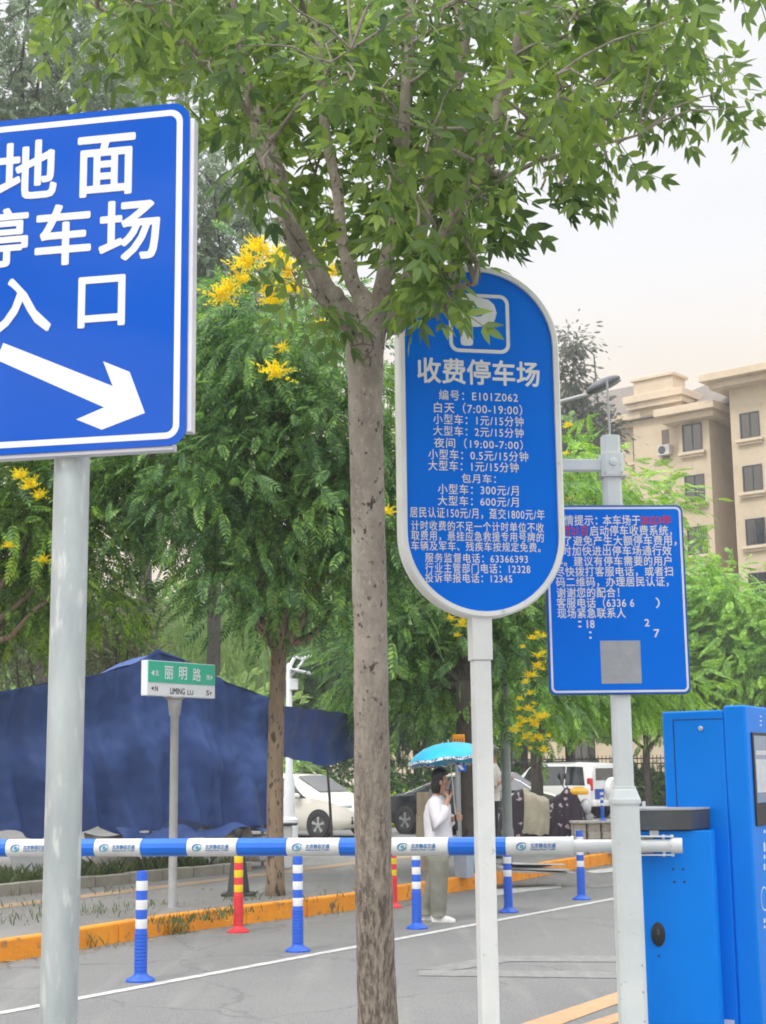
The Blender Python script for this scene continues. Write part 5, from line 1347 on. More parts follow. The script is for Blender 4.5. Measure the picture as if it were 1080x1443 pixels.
WHITEC = M('white_car_paint', (.72, .72, .70), (.68, .68, .66), scale=1.5, rough=.25, coat=.6)
CREAMC = M('cream_white_car_paint', (.66, .63, .55), (.62, .59, .52), scale=1.5, rough=.25, coat=.6)
BLACKC = M('black_car_paint', (.008, .012, .018), (.006, .010, .014), scale=1.5, rough=.25, coat=.3, spec=.3)
REDL = M('tail_lamp_red', (.55, .012, .02), (.45, .01, .015), rough=.2, coat=.5)
HEADL = M('head_lamp_clear', (.55, .56, .58), rough=.1, coat=.5)
CHROME = M('chrome', (.70, .70, .71), rough=.15, metal=1.0)
PLATEB = M('blue_plate', (.01, .06, .32), rough=.4)
def hatch_extra(t, row):
    for s_ in (1, -1):
        MB().ball((1.86, s_ * .62, .74), (.22, .13, .085), 14, 8, rot=Matrix.Rotation(s_ * R(-24), 3, 'Z')).build('headlight', HEADL, t, smooth=180)
        MB().ball((-2.02, s_ * .66, .92), (.10, .10, .17), 12, 8).build('tail_lamp', REDL, t, smooth=180)
    MB().box((2.12, 0, .42), (.05, 1.3, .18)).build('grille', BLACK, t, bevel=.02)
p = at_y(421, 37, 0)
hc = car('parked_car', 'white hatchback parked beyond the hanging blue sheet', 'car', p, R(-36), CREAMC,
    [(-2.12, .30, .82, .86, .70, .68, .60), (-2.02, .22, .95, 1.08, .80, .78, .60), (-1.75, .20, .97, 1.36, .85, .84, .60), (-1.2, .18, .96, 1.50, .87, .865, .62), (-.3, .18, .93, 1.53, .87, .87, .63), (.35, .18, .91, 1.49, .87, .87, .62), (1.15, .18, .92, 1.06, .87, .85, .66), (1.45, .18, .88, .98, .87, .83, .62), (1.85, .20, .78, .86, .84, .76, .55), (2.08, .26, .66, .70, .72, .66, .48), (2.16, .34, .58, .60, .60, .55, .40)],
    {'side': [(-1.62, -.70, -.72, -1.35), (-.62, .95, .32, -.64)], 'screens': {'windscreen': (1.12, .42), 'rear_window': (-1.98, -1.62)}, 'mirror': .72, 'handles': (-.45, -1.3), 'seams': (-.66, .55)}, (-1.32, 1.33), .315, hatch_extra)
dup(hc, at_y(697, 44, 0), R(-48), 'white car mostly hidden behind the grey lamp pole and the flowered scooter cover')
def sedan_extra(t, row):
    for s_ in (1, -1):
        MB().ball((-2.30, s_ * .66, .84), (.14, .17, .10), 14, 8).build('tail_lamp', REDL, t, smooth=180)
        MB().ball((2.12, s_ * .62, .70), (.22, .14, .08), 14, 8).build('headlight', HEADL, t, smooth=180)
        mb = MB(); pts_ = [(-1.75, .99), (-1.25, 1.17), (-.55, 1.385), (.2, 1.42), (.75, 1.25), (1.1, 1.04)]
        mb.tube([(x, s_ * (row(x)[6] + (row(x)[5] - row(x)[6]) * max(0, min(1, (row(x)[3] - z) / max(.05, row(x)[3] - row(x)[2]))) + .02), z) for x, z in pts_], .016, 6)
        mb.build('window_trim', CHROME, t)
    MB().box((-2.44, 0, .62), (.02, .44, .14)).build('number_plate', PLATEB, t)
p = at_y(677, 37.0, 0)
car('parked_car', 'black sedan parked behind the woman with the umbrella', 'car', p, R(-45), BLACKC,
    [(-2.44, .34, .78, .84, .66, .66, .58), (-2.32, .26, .90, .98, .82, .80, .62), (-1.85, .20, .94, 1.05, .89, .87, .64), (-1.45, .19, .94, 1.10, .90, .88, .64), (-.75, .18, .92, 1.41, .90, .885, .62), (-.1, .18, .90, 1.45, .90, .89, .63), (.45, .18, .89, 1.41, .90, .89, .62), (1.3, .18, .89, 1.02, .90, .87, .70), (1.75, .19, .84, .93, .89, .84, .66), (2.15, .22, .74, .82, .84, .76, .56), (2.38, .32, .62, .66, .66, .60, .45)],
    {'side': [(-1.38, -.28, -.26, -.72), (-.20, 1.02, .42, -.20)], 'screens': {'windscreen': (1.26, .52), 'rear_window': (-1.42, -.82)}, 'mirror': .85, 'handles': (-.05, -.98), 'seams': (-.24, .80)}, (-1.66, 1.42), .335, sedan_extra)
def suv_extra(t, row):
    for s_ in (1, -1):
        MB().box((-2.26, s_ * .80, 1.12), (.16, .16, .42)).build('tail_lamp', REDL, t, bevel=.03)
        mb = MB().box((0 - .35, s_ * .66, 1.88), (2.5, .05, .05)); mb.build('roof_rail', BLACK, t, bevel=.01)
        MB().box((2.2, s_ * .72, .92), (.14, .3, .18)).build('headlight', HEADL, t, bevel=.03)
    MB().box((-2.40, .0, .50), (.16, 1.66, .20)).build('rear_bumper', WHITEC, t, bevel=.04)
    MB().box((-2.49, -.55, .52), (.02, .16, .06)).build('reflector', REDL, t)
    MB().box((-2.335, .40, .80), (.03, .50, .34)).build('number_plate', PLATEB, t, bevel=.01)
    rt_ = Matrix.Rotation(R(-90), 3, 'Y')
    sp = MB().lathe([(.30, -.02), (.37, .02), (.375, .16), (.34, .215), (.10, .225), (.0, .225)], (-2.345, -.22, .98), 28, rot=rt_).build('spare_wheel_cover', WHITEC, t, smooth=40)
    MB().box((-2.576, -.22, .98), (.008, .22, .03)).build('cover_badge', STEEL, sp)
    MB().box((-2.335, -.06, 1.45), (.02, 1.26, .40)).build('tailgate_window', GLASS('car_glass'), t, bevel=.008)
    MB().tube([(-2.30, .8, 1.03), (-2.30, -.8, 1.03)], .004, 4).build('tailgate_seam', BLACK, t)
p = at_y(778, 49.5, 0)
car('parked_car', 'white off-road car with a spare wheel on its tailgate', 'car', p, R(136), WHITEC,
    [(-2.33, .42, 1.03, 1.78, .86, .88, .70), (-2.30, .40, 1.04, 1.82, .90, .90, .70), (-1.6, .34, 1.05, 1.86, .93, .92, .72), (-.4, .34, 1.04, 1.88, .93, .92, .73), (.25, .34, 1.03, 1.85, .93, .92, .72), (1.05, .34, 1.05, 1.16, .93, .91, .76), (1.7, .36, 1.02, 1.10, .93, .89, .72), (2.2, .40, .94, 1.0, .90, .82, .64), (2.38, .46, .78, .82, .76, .70, .5)],
    {'side': [(-2.12, -1.30, -1.30, -1.95), (-1.25, -.28, -.28, -1.25), (-.23, .90, .32, -.23)], 'screens': {'windscreen': (1.0, .32)}, 'mirror': .72, 'handles': (-.45, -1.35), 'seams': (-.25, -1.27)}, (-1.42, 1.42), .385, suv_extra)

sv = [o for o in bpy.data.objects if o.get('label') == 'white off-road car with a spare wheel on its tailgate'][0]; sv.scale = (.95,) * 3
# ================================================================ PEOPLE AND STREET THINGS
SKIN = M('skin', (.50, .29, .20), (.44, .25, .17), scale=14, rough=.5)
HAIR = M('black_hair', (.014, .011, .010), (.022, .017, .015), scale=30, rough=.45, stretch=(1, 1, .2))
SHIRT = M('white_shirt_cloth', (.72, .71, .74), (.64, .63, .67), scale=8, rough=.85, bump=.25, bscale=16)
KHAKI = M('grey_green_trouser_cloth', (.225, .225, .185), (.175, .175, .145), scale=7, rough=.9, bump=.3, bscale=14)
SHOE = M('white_shoe', (.70, .69, .67), (.55, .54, .52), scale=14, rough=.6)
def skin_body(name, nodes, edges, root, mat, parent, sub=2):
    me = bpy.data.meshes.new(name); bm = bmesh.new(); ly = bm.verts.layers.skin.verify(); idx = {}
    for k, (p, r) in nodes.items():
        v = bm.verts.new(p); v[ly].radius = (r, r) if not isinstance(r, tuple) else r; v[ly].use_root = (k == root); idx[k] = v
    for a, b in edges: bm.edges.new((idx[a], idx[b]))
    bm.to_mesh(me); bm.free(); me.materials.append(mat)
    o = bpy.data.objects.new(name, me); COL.objects.link(o); o.parent = parent
    o.modifiers.new('skin', 'SKIN').use_smooth_shade = True
    s_ = o.modifiers.new('sub', 'SUBSURF'); s_.levels = sub; s_.render_levels = sub
    dg = bpy.context.evaluated_depsgraph_get(); dg.update()
    m2 = bpy.data.meshes.new_from_object(o.evaluated_get(dg)); o.modifiers.clear(); o.data = m2
    return o
def loft(mb, rings, n=20, mi=0, wr=0.0, seed=0.0):
    """rings: (centre, rx, ry[, tilt]) horizontal-ish ellipses joined into a closed tube"""
    vs = []
    for j, (c, rx, ry) in enumerate(rings):
        for k in range(n):
            a = 2 * math.pi * k / n; q = 1 + wr * n3(math.cos(a) * 3 + seed, math.sin(a) * 3, c[2] * 12 + seed)
            vs.append((c[0] + rx * q * math.cos(a), c[1] + ry * q * math.sin(a), c[2]))
    m = len(rings)
    mb.add(vs, [(j * n + k, j * n + (k + 1) % n, (j + 1) * n + (k + 1) % n, (j + 1) * n + k) for j in range(m - 1) for k in range(n)] + [tuple(range(n)), tuple((m - 1) * n + k for k in range(n))], mi)
def foot(parent, c, rz, mat=None, name='shoe'):
    mb = MB(); P_ = [(-.085, .030, .085), (-.06, .036, .095), (.0, .038, .09), (.06, .044, .062), (.12, .042, .045), (.155, .024, .030)]
    rings = []
    for x, w, h in P_: rings.append([(x, w, 0), (x, w * 1.02, h * .4), (x, w * .7, h * .85), (x, 0, h), (x, -w * .7, h * .85), (x, -w * 1.02, h * .4), (x, -w, 0)])
    mb.add([p for r in rings for p in r], [(i * 7 + k, i * 7 + (k + 1) % 7, (i + 1) * 7 + (k + 1) % 7, (i + 1) * 7 + k) for i in range(5) for k in range(7)] + [tuple(range(7)), tuple(35 + k for k in range(7))])
    o = mb.build(name, mat or SHOE, parent, smooth=60); o.location = c; o.rotation_euler = (0, 0, rz); return o
def hand_nodes(pre, wrist, palm, fdir, side, nodes, edges, curl, ln_=.072, thumb=None):
    """palm and five separate bent fingers; fdir finger direction, side across the palm, curl the closing direction"""
    nodes[pre + 'palm'] = (palm, .023); edges.append((wrist, pre + 'palm'))
    palm, f, s_, c = Vector(palm), Vector(fdir).normalized(), Vector(side).normalized(), Vector(curl).normalized()
    for k, (o, l) in enumerate(((-.030, .80), (-.010, .98), (.010, 1.0), (.029, .88))):
        a = palm + f * .026 + s_ * o; b = a + (f * .80 + c * .55) * ln_ * .5 * l; e = b + (f * .10 + c * 1.0) * ln_ * .5 * l
        for q, p, r in ((0, a, .0105), (1, b, .0095), (2, e, .0075)): nodes[f'{pre}f{k}{q}'] = (tuple(p), r)
        edges += [(pre + 'palm', f'{pre}f{k}0'), (f'{pre}f{k}0', f'{pre}f{k}1'), (f'{pre}f{k}1', f'{pre}f{k}2')]
    td = Vector(thumb).normalized() if thumb else (-s_ + f * .5).normalized()
    a = palm - s_ * .024 + td * .012; b = a + td * .03; e = b + (td * .5 + c * .8).normalized() * .026
    for q, p, r in ((0, a, .012), (1, b, .0105), (2, e, .0085)): nodes[f'{pre}t{q}'] = (tuple(p), r)
    edges += [(pre + 'palm', pre + 't0'), (pre + 't0', pre + 't1'), (pre + 't1', pre + 't2')]
# ---- woman with the umbrella: faces right, phone at her mouth, umbrella handle in the other hand
b = gd(612, 1298)
wo_ = thing('person', b, 'woman in white shirt and grey green trousers holding a phone to her mouth', 'person', rz=R(-8))
N = {}; Ed = []
def nd(k, p, r): N[k] = (p, r)
nd('pelvis', (.06, 0, .80), .105); nd('waist', (.05, 0, .95), .105); nd('chest', (.055, 0, 1.10), .115); nd('upper', (.055, 0, 1.21), .085); nd('neck', (.085, 0, 1.285), .044); nd('jaw', (.115, 0, 1.345), .052); nd('skull', (.112, 0, 1.43), .078); nd('crown', (.10, 0, 1.49), .058)
nd('nose', (.193, 0, 1.398), .010); nd('face', (.15, 0, 1.40), .050); nd('chin', (.158, 0, 1.338), .022)
Ed += [('pelvis', 'waist'), ('waist', 'chest'), ('chest', 'upper'), ('upper', 'neck'), ('neck', 'jaw'), ('jaw', 'skull'), ('skull', 'crown'), ('skull', 'face'), ('face', 'nose'), ('jaw', 'chin')]
for s_, k in ((-1, 'r'), (1, 'l')):
    nd('sh' + k, (.05, s_ * .15, 1.20), .052); Ed.append(('upper', 'sh' + k))
nd('elr', (.085, -.21, 1.00), .038); nd('wrr', (.175, -.11, 1.21), .026); Ed += [('shr', 'elr'), ('elr', 'wrr')]
hand_nodes('r', 'wrr', (.188, -.095, 1.262), (.1, .25, 1), (.9, .35, -.15), N, Ed, (-.35, .9, .1), thumb=(-.6, .2, .8))
nd('ell', (.08, .21, .98), .038); nd('wrl', (.215, .06, 1.02), .026); Ed += [('shl', 'ell'), ('ell', 'wrl')]
hand_nodes('l', 'wrl', (.245, .025, 1.035), (.6, -.7, .1), (0, .1, -1), N, Ed, (.5, .8, 0), thumb=(.3, .1, 1))
for s_, k, kn, an_ in ((-1, 'r', (.06, -.10, .42), (.055, -.10, .085)), (1, 'l', (.02, .09, .40), (-.115, .10, .085))):
    nd('hip' + k, (.06, s_ * .085, .76), .088); nd('kn' + k, kn, .055); nd('an' + k, an_, .036); Ed += [('pelvis', 'hip' + k), ('hip' + k, 'kn' + k), ('kn' + k, 'an' + k)]
skin_body('body', N, Ed, 'pelvis', SKIN, wo_)
mb = MB()
loft(mb, [((.06, 0, .70), .150, .185), ((.058, 0, .76), .148, .182), ((.055, 0, .86), .142, .175), ((.055, 0, .97), .138, .168), ((.06, 0, 1.08), .142, .178), ((.058, 0, 1.16), .125, .185), ((.06, 0, 1.215), .095, .165), ((.068, 0, 1.25), .070, .10), ((.078, 0, 1.268), .058, .062)], 26, wr=.035)
for s_, el, wr_ in ((-1, (.085, -.215, 1.0), (.15, -.145, 1.135)), (1, (.08, .215, .985), (.185, .10, 1.01))):
    a = Vector((.055, s_ * .15, 1.195)); e = Vector(el); w_ = Vector(wr_)
    mb.tube([a + Vector((0, -s_ * .03, .01)), a, a.lerp(e, .5) + Vector((0, s_ * .01, 0)), e + Vector((-.012, 0, -.03)), e.lerp(w_, .45), w_, w_ + (w_ - e) * .05], [.070, .075, .078, .082, .080, .066, .062], 16)
for i, v in enumerate(mb.v):
    q = n3(v[0] * 26, v[1] * 22, v[2] * 22) * .013; mb.v[i] = (v[0] + q, v[1] + q * .6, v[2])
mb.build('shirt', SHIRT, wo_, smooth=180, fix=False)
mb = MB()
loft(mb, [((.06, 0, .62), .12, .16), ((.06, 0, .72), .135, .165), ((.06, 0, .80), .125, .155), ((.058, 0, .90), .11, .145)], 22, wr=.03)
loft(mb, [((.06, -.10, .055), .073, .070), ((.058, -.10, .12), .082, .078), ((.06, -.10, .28), .090, .082), ((.065, -.10, .42), .096, .086), ((.065, -.095, .58), .108, .095), ((.06, -.08, .72), .115, .10)], 20, wr=.05, seed=2)
loft(mb, [((-.105, .10, .055), .073, .070), ((-.085, .10, .14), .082, .078), ((-.03, .095, .28), .090, .082), ((.015, .09, .42), .096, .086), ((.045, .085, .58), .108, .095), ((.06, .08, .72), .115, .10)], 20, wr=.05, seed=5)
mb.build('trousers', KHAKI, wo_, smooth=180, fix=False)
foot(wo_, (.075, -.10, 0), R(-6)); foot(wo_, (-.10, .10, 0), R(8))
mb = MB(); mb.ball((.088, 0, 1.455), (.093, .090, .098), 20, 14)
mb.v = [(x - .0, y, z) if not (x > .128 and z < 1.470) else (.128 - (x - .128) * .2, y, z) for x, y, z in mb.v]
loft(mb, [((.052, 0, 1.275), .030, .052), ((.050, 0, 1.30), .048, .072), ((.052, 0, 1.34), .056, .082), ((.06, 0, 1.40), .066, .088), ((.075, 0, 1.46), .06, .08)], 18, wr=.08)
mb.build('hair', HAIR, wo_, smooth=180, fix=False)
for s_ in (-1, 1):
    MB().ball((.105, s_ * .078, 1.395), (.018, .009, .026), 10, 8).build('ear', SKIN, wo_, smooth=180)
    MB().ball((.181, s_ * .030, 1.418), (.008, .012, .006), 10, 6).build('eye', BLACK, wo_, smooth=180)
MB().ball((.186, 0, 1.362), (.009, .020, .005), 10, 6).build('mouth', M('lips', (.36, .13, .11), rough=.5), wo_, smooth=180)
def wl_(p, o=wo_): return Vector(o.location) + Matrix.Rotation(o.rotation_euler.z, 3, 'Z') @ Vector(p)
ph = thing('mobile_phone', wl_((.196, -.078, 1.30)), 'dark mobile phone held at the woman\'s mouth', 'phone', rz=R(-8))
MB().box((0, 0, 0), (.016, .070, .145), Matrix.Rotation(R(10), 3, 'Y')).build('case', BLACK, ph, bevel=.004)
# umbrella
hl = wl_((.245, .012, 1.035))
um = thing('umbrella', hl, 'bright turquoise umbrella with a dark lace pattern hem held over the woman', 'umbrella')
TURQ = M('turquoise_cloth', (.005, .36, .60), (.008, .43, .68), scale=3, rough=.55, sheen=.2)
_ty = hl.y + .06; top = Vector((at_y(637, _ty, 0).x - hl.x, .06, zpix(637, 1047, _ty) - hl.z))
tz = (top - Vector((0, 0, 0))).normalized(); tx = Vector((1, 0, 0)); tx = (tx - tz * tx.dot(tz)).normalized(); ty_ = tz.cross(tx)
LACE = M('lace_hem', (.62, .63, .66), (.05, .05, .07), scale=55, lo=.48, hi=.52, rough=.7)
mb = MB(); nseg = 8; sub = 6; rows_ = 13; UR = .46; UHt = .225; vs = []
nn_ = nseg * sub
for j in range(rows_ + 1):
    v = j / rows_
    for k in range(nn_):
        a = 2 * math.pi * (k + .3 * sub) / nn_; q = (k % sub) / sub; sc2 = 1 - .055 * math.sin(math.pi * q) * v
        r_ = UR * math.sin(v * R(76)) / math.sin(R(76)) * sc2; h = UHt * (1 - (1 - math.cos(v * R(76))) / (1 - math.cos(R(76)))) - UHt - .02 * math.sin(math.pi * q) * -v
        vs.append(tuple(top + tx * r_ * math.cos(a) + ty_ * r_ * math.sin(a) + tz * h))
mb.add(vs, [(j * nn_ + k, j * nn_ + (k + 1) % nn_, (j + 1) * nn_ + (k + 1) % nn_, (j + 1) * nn_ + k) for j in range(rows_) for k in range(nn_)])
mb.m = [1 if i // nn_ >= rows_ - 1 else 0 for i in range(len(mb.f))]
mb.build('canopy', [TURQ, LACE], um, smooth=25, fix=False)
MB().tube([tuple(-tz * .10), tuple(top + tz * .035)], .006, 8).build('shaft', STEEL, um)
MB().tube([tuple(-tz * .13), tuple(-tz * .02), tuple(tz * .03)], [.013, .015, .012], 10).build('handle', BLACK, um, smooth=60)
for k in range(nseg):
    a = 2 * math.pi * (k + .3) / nseg
    mb = MB(); mb.tube([tuple(top + (tx * math.cos(a) + ty_ * math.sin(a)) * UR * math.sin(v * R(76)) / math.sin(R(76)) * .99 + tz * (UHt * (1 - (1 - math.cos(v * R(76))) / (1 - math.cos(R(76)))) - UHt - .006)) for v in (.02, .25, .5, .75, .98)], .003, 5)
    mb.tube([tuple(top - tz * UHt * 1.05), tuple(top + (tx * math.cos(a) + ty_ * math.sin(a)) * UR * .52 - tz * UHt * .30)], .0025, 5)
    mb.build('rib', STEEL, um)
# ---- second person, mostly hidden by the tariff post
b = at_y(694, 23.8, PZ)
m2_ = thing('person', b, 'grey haired person in white shirt and dark trousers half hidden behind the tariff sign post', 'person', rz=R(-5))
N = {}; Ed = []
nd('pelvis', (.0, 0, .92), .12); nd('waist', (0, 0, 1.08), .12); nd('chest', (.02, 0, 1.28), .13); nd('upper', (.03, 0, 1.40), .095); nd('neck', (.055, 0, 1.48), .05); nd('jaw', (.08, 0, 1.55), .056); nd('skull', (.078, 0, 1.64), .082); nd('crown', (.07, 0, 1.70), .06); nd('face', (.125, 0, 1.60), .05); nd('nose', (.172, 0, 1.605), .011)
Ed += [('pelvis', 'waist'), ('waist', 'chest'), ('chest', 'upper'), ('upper', 'neck'), ('neck', 'jaw'), ('jaw', 'skull'), ('skull', 'crown'), ('skull', 'face'), ('face', 'nose')]
for s_, k in ((-1, 'r'), (1, 'l')):
    nd('sh' + k, (.02, s_ * .18, 1.38), .058); nd('el' + k, (.04, s_ * .23, 1.12), .042); nd('wr' + k, (.235, s_ * .13, 1.20), .028); Ed += [('upper', 'sh' + k), ('sh' + k, 'el' + k), ('el' + k, 'wr' + k)]
    hand_nodes(k, 'wr' + k, (.29, s_ * .115, 1.215), (1, -.2 * s_, .1), (0, 0, -1), N, Ed, (.2, -s_, 0), thumb=(.4, -.2 * s_, 1))
    nd('hip' + k, (0, s_ * .095, .88), .10); nd('kn' + k, (.01, s_ * .10, .48), .062); nd('an' + k, (-.01, s_ * .10, .09), .04); Ed += [('pelvis', 'hip' + k), ('hip' + k, 'kn' + k), ('kn' + k, 'an' + k)]
skin_body('body', N, Ed, 'pelvis', SKIN, m2_)
mb = MB()
loft(mb, [((0, 0, .88), .15, .20), ((.0, 0, 1.0), .15, .195), ((.01, 0, 1.15), .15, .19), ((.02, 0, 1.28), .15, .205), ((.025, 0, 1.37), .13, .20), ((.035, 0, 1.43), .09, .13), ((.05, 0, 1.465), .06, .065)], 24, wr=.03)
for s_ in (-1, 1): mb.tube([(.025, s_ * .15, 1.375), (.022, s_ * .19, 1.36), (.03, s_ * .225, 1.24), (.045, s_ * .24, 1.13), (.075, s_ * .22, 1.135)], [.07, .072, .07, .068, .066], 14)
mb.build('shirt', M('cream_white_shirt', (.66, .62, .56), (.58, .54, .49), scale=7, rough=.85, bump=.2), m2_, smooth=180, fix=False)
mb = MB(); DKT = M('dark_trouser_cloth', (.022, .024, .034), (.016, .017, .024), rough=.9)
loft(mb, [((0, 0, .78), .13, .18), ((0, 0, .88), .135, .18), ((0, 0, .96), .13, .17)], 20)
for s_ in (-1, 1): loft(mb, [((-.01, s_ * .10, .06), .07, .07), ((.005, s_ * .10, .3), .085, .08), ((.01, s_ * .10, .5), .095, .085), ((.005, s_ * .095, .85), .115, .105)], 16, wr=.03)
mb.build('trousers', DKT, m2_, smooth=180, fix=False)
for s_ in (-1, 1): foot(m2_, (.02, s_ * .10, 0), 0, BLACK)
mb = MB(); mb.ball((.062, 0, 1.66), (.098, .094, .095), 18, 12); mb.v = [(x, y, z) if not (x > .10 and z < 1.675) else (.10 - (x - .1) * .2, y, z) for x, y, z in mb.v]
mb.build('hair', M('grey_hair', (.36, .36, .37), (.24, .24, .25), scale=26, rough=.6), m2_, smooth=180, fix=False)
MB().box((.325, .0, 1.235), (.075, .15, .012), Matrix.Rotation(R(-25), 3, 'Y')).build('held_phone', BLACK, m2_, bevel=.003)

# ---- electric scooter under a dark flowered cover
b = at_y(768, 25.2, PZ)
eb = thing('scooter', b, 'electric scooter under a dark flowered cover with a pale blanket strip', 'scooter', rz=R(-14))
m, t_, p_ = nodes_of('flowered_cover'); nn, ln = t_.nodes.new, t_.links.new
tcn = nn('ShaderNodeTexCoord'); vo = nn('ShaderNodeTexVoronoi'); vo.inputs['Scale'].default_value = 7.5; nzz = nn('ShaderNodeTexNoise'); nzz.inputs['Scale'].default_value = 16; nzz.inputs['Detail'].default_value = 3
va = nn('ShaderNodeVectorMath'); va.operation = 'MULTIPLY_ADD'; ln(nzz.outputs['Color'], va.inputs[0]); va.inputs[1].default_value = (.14, .14, .14); ln(tcn.outputs['Object'], va.inputs[2]); ln(tcn.outputs['Object'], nzz.inputs['Vector']); ln(va.outputs[0], vo.inputs['Vector'])
rr_ = nn('ShaderNodeMapRange'); rr_.inputs[1].default_value = .30; rr_.inputs[2].default_value = .22; ln(vo.outputs['Distance'], rr_.inputs[0])
sepc = nn('ShaderNodeSeparateColor'); ln(vo.outputs['Color'], sepc.inputs[0]); gt = nn('ShaderNodeMath'); gt.operation = 'GREATER_THAN'; gt.inputs[1].default_value = .40; ln(sepc.outputs[0], gt.inputs[0])
mu = nn('ShaderNodeMath'); mu.operation = 'MULTIPLY'; ln(rr_.outputs[0], mu.inputs[0]); ln(gt.outputs[0], mu.inputs[1])
mi_ = nn('ShaderNodeMix'); mi_.data_type = 'RGBA'; ln(mu.outputs[0], mi_.inputs[0]); mi_.inputs[6].default_value = (.030, .019, .030, 1); mi_.inputs[7].default_value = (.50, .42, .45, 1)
ln(mi_.outputs[2], p_.inputs['Base Color']); p_.inputs['Roughness'].default_value = .75; COVER = m
prof = [(-.78, .45, .20), (-.70, .72, .26), (-.55, .98, .30), (-.35, 1.04, .31), (-.10, .93, .30), (.10, .86, .28), (.26, .95, .29), (.40, 1.06, .32), (.52, 1.0, .30), (.66, .78, .24), (.74, .5, .16)]
def cov(u, v):
    x = -.78 + 1.52 * u
    for (x0, h0, w0), (x1, h1, w1) in zip(prof, prof[1:]):
        if x <= x1 + 1e-6: q = (x - x0) / (x1 - x0); q = q * q * (3 - 2 * q); h, w_ = h0 + (h1 - h0) * q, w0 + (w1 - w0) * q; break
    a = (v - .5) * 2; s_ = abs(a)
    if s_ < .45: y = a / .45 * w_ * .55; z = h - .05 * (s_ / .45) ** 2
    else: q = (s_ - .45) / .55; y = math.copysign(w_ * (.55 + .5 * q), a); z = h - .05 - (h - .22) * q * .9
    fold = .022 * math.sin(x * 24 + 2 * math.sin(a * 3)) * min(1, s_ * 1.3) + .015 * n3(x * 11, a * 6, 2)
    return (x, y + math.copysign(fold, a) if s_ > .2 else y, z + fold * .5)
MB().grid(cov, 80, 44).build('cover', COVER, eb, smooth=180, fix=False)
def blanket(u, v):
    x = -.30 + .42 * u; c = cov((x + .78) / 1.52, .02 + .80 * v); return (x + .02 * math.sin(v * 9), c[1] * 1.06 + math.copysign(.012, c[1]), c[2] + .022 + .01 * math.sin(u * 16 + 3 * v))
MB().grid(blanket, 26, 30).build('blanket', M('pale_blanket', (.40, .36, .27), (.31, .28, .21), scale=5, rough=.9, bump=.4, bscale=12), eb, smooth=180, fix=False)
for s_ in (-1, 1):
    mb = MB(); mb.tube([(.40, s_ * .20, 1.02), (.36, s_ * .27, 1.12), (.34, s_ * .34, 1.20)], .007, 6); mb.ball((.33, s_ * .36, 1.25), (.025, .075, .055), 12, 8); mb.build('mirror', BLACK, eb, smooth=60)
for x in (-.52, .70):
    MB().lathe([(.13, -.045), (.19, -.05), (.215, -.03), (.215, .03), (.19, .05), (.13, .045)], (x, 0, .215), 24, rot=Matrix.Rotation(R(90), 3, 'X')).build('wheel', TYRE, eb, smooth=40)
mb = MB(); mb.ball((.70, 0, .74), (.10, .12, .13), 14, 10); mb.build('headlight', HEADL, eb, smooth=180)
MB().tube([(.72, .0, .62), (.74, .0, .42), (.72, 0, .30)], [.10, .09, .05], 10, ellip=.8).build('front_fairing', M('scooter_grey', (.20, .20, .22), rough=.3, coat=.3), eb, smooth=180)
hm = thing('helmet', wl_((.60, -.03, .97), eb), 'yellow helmet lying on the front of the covered scooter', 'helmet', rz=R(10))
mb = MB(); mb.ball((0, 0, .0), (.17, .13, .10), 18, 12); mb.v = [(x, y, max(z, -.03)) for x, y, z in mb.v]; mb.build('shell', M('yellow_helmet', (.80, .42, .01), (.7, .36, .01), rough=.3, coat=.3), hm, smooth=60)

# ---- concrete blocks carrying a bollard
b = gd(845, 1206, PZ); b = at_y(843, 24.6, PZ)
CONC = M('pale_concrete', (.50, .47, .42), (.40, .375, .335), scale=6, rough=.85, bump=.2, c3=(.30, .28, .25), s3=14, lo3=.6, hi3=.75)
k = 0
for col_ in range(3):
    for lay in range(4):
        o = MB().prism(rrect(.215, .24, .03, 4), 0, .118, 'z').build('concrete_block', CONC, None, bevel=.006)
        o.location = b + Vector((-.30 + .235 * col_, .02 * (lay % 2) + .02 * col_, .122 * lay)); o.rotation_euler = (0, 0, random.uniform(-.06, .06))
        tag(o, ['pale concrete block in the left column of the block stack', 'pale concrete block in the middle column of the block stack', 'pale concrete block in the right column of the block stack'][col_] + [', lowest', ', second from below', ', third from below', ', topmost'][lay], 'concrete block', 'stacked concrete blocks')
o = MB().box((0, 0, .02), (.80, .34, .04)).build('slab', CONC, None, bevel=.006); o.location = b + Vector((-.03, .02, .488 + .002)); tag(o, 'pale flat slab lying on top of the concrete block stack', 'slab')
bk = dup(b1, b + Vector((.10, .02, .532)), rz=.5, label='short blue bollard standing on the pale slab in front of the off-road car', group=GB, scale=.62)

# ---- boxes, bins, flattened cardboard
CARD = M('tan_cardboard', (.50, .415, .29), (.42, .345, .24), scale=3, rough=.85, c3=(.34, .27, .18), s3=9, lo3=.62, hi3=.72)
b = at_y(597, 21.0, PZ); z = 0
for k, (w_, h_, lab) in enumerate(((.20, .42, 'tan carton at the bottom of the stack behind the woman'), (.19, .34, 'tan carton in the middle of the stack behind the woman'), (.17, .30, 'tan carton on top of the stack behind the woman'))):
    t = thing('carton', b + Vector((.01 * k, 0, z)), lab, 'carton', 'cartons stacked behind the woman', rz=R(8 - 7 * k))
    MB().box((0, 0, h_ / 2), (w_, .34, h_)).build('box', CARD, t, bevel=.006)
    MB().box((0, -.1715, h_ * .55), (.05, .002, h_ * .9)).build('tape', M('parcel_tape', (.42, .36, .27), rough=.4), t)
    z += h_ + .002
b = at_y(655, 19.5, PZ)
t = thing('storage_bin', b, 'pale blue plastic bin standing beside the dark trunk behind the woman', 'bin', rz=R(10))
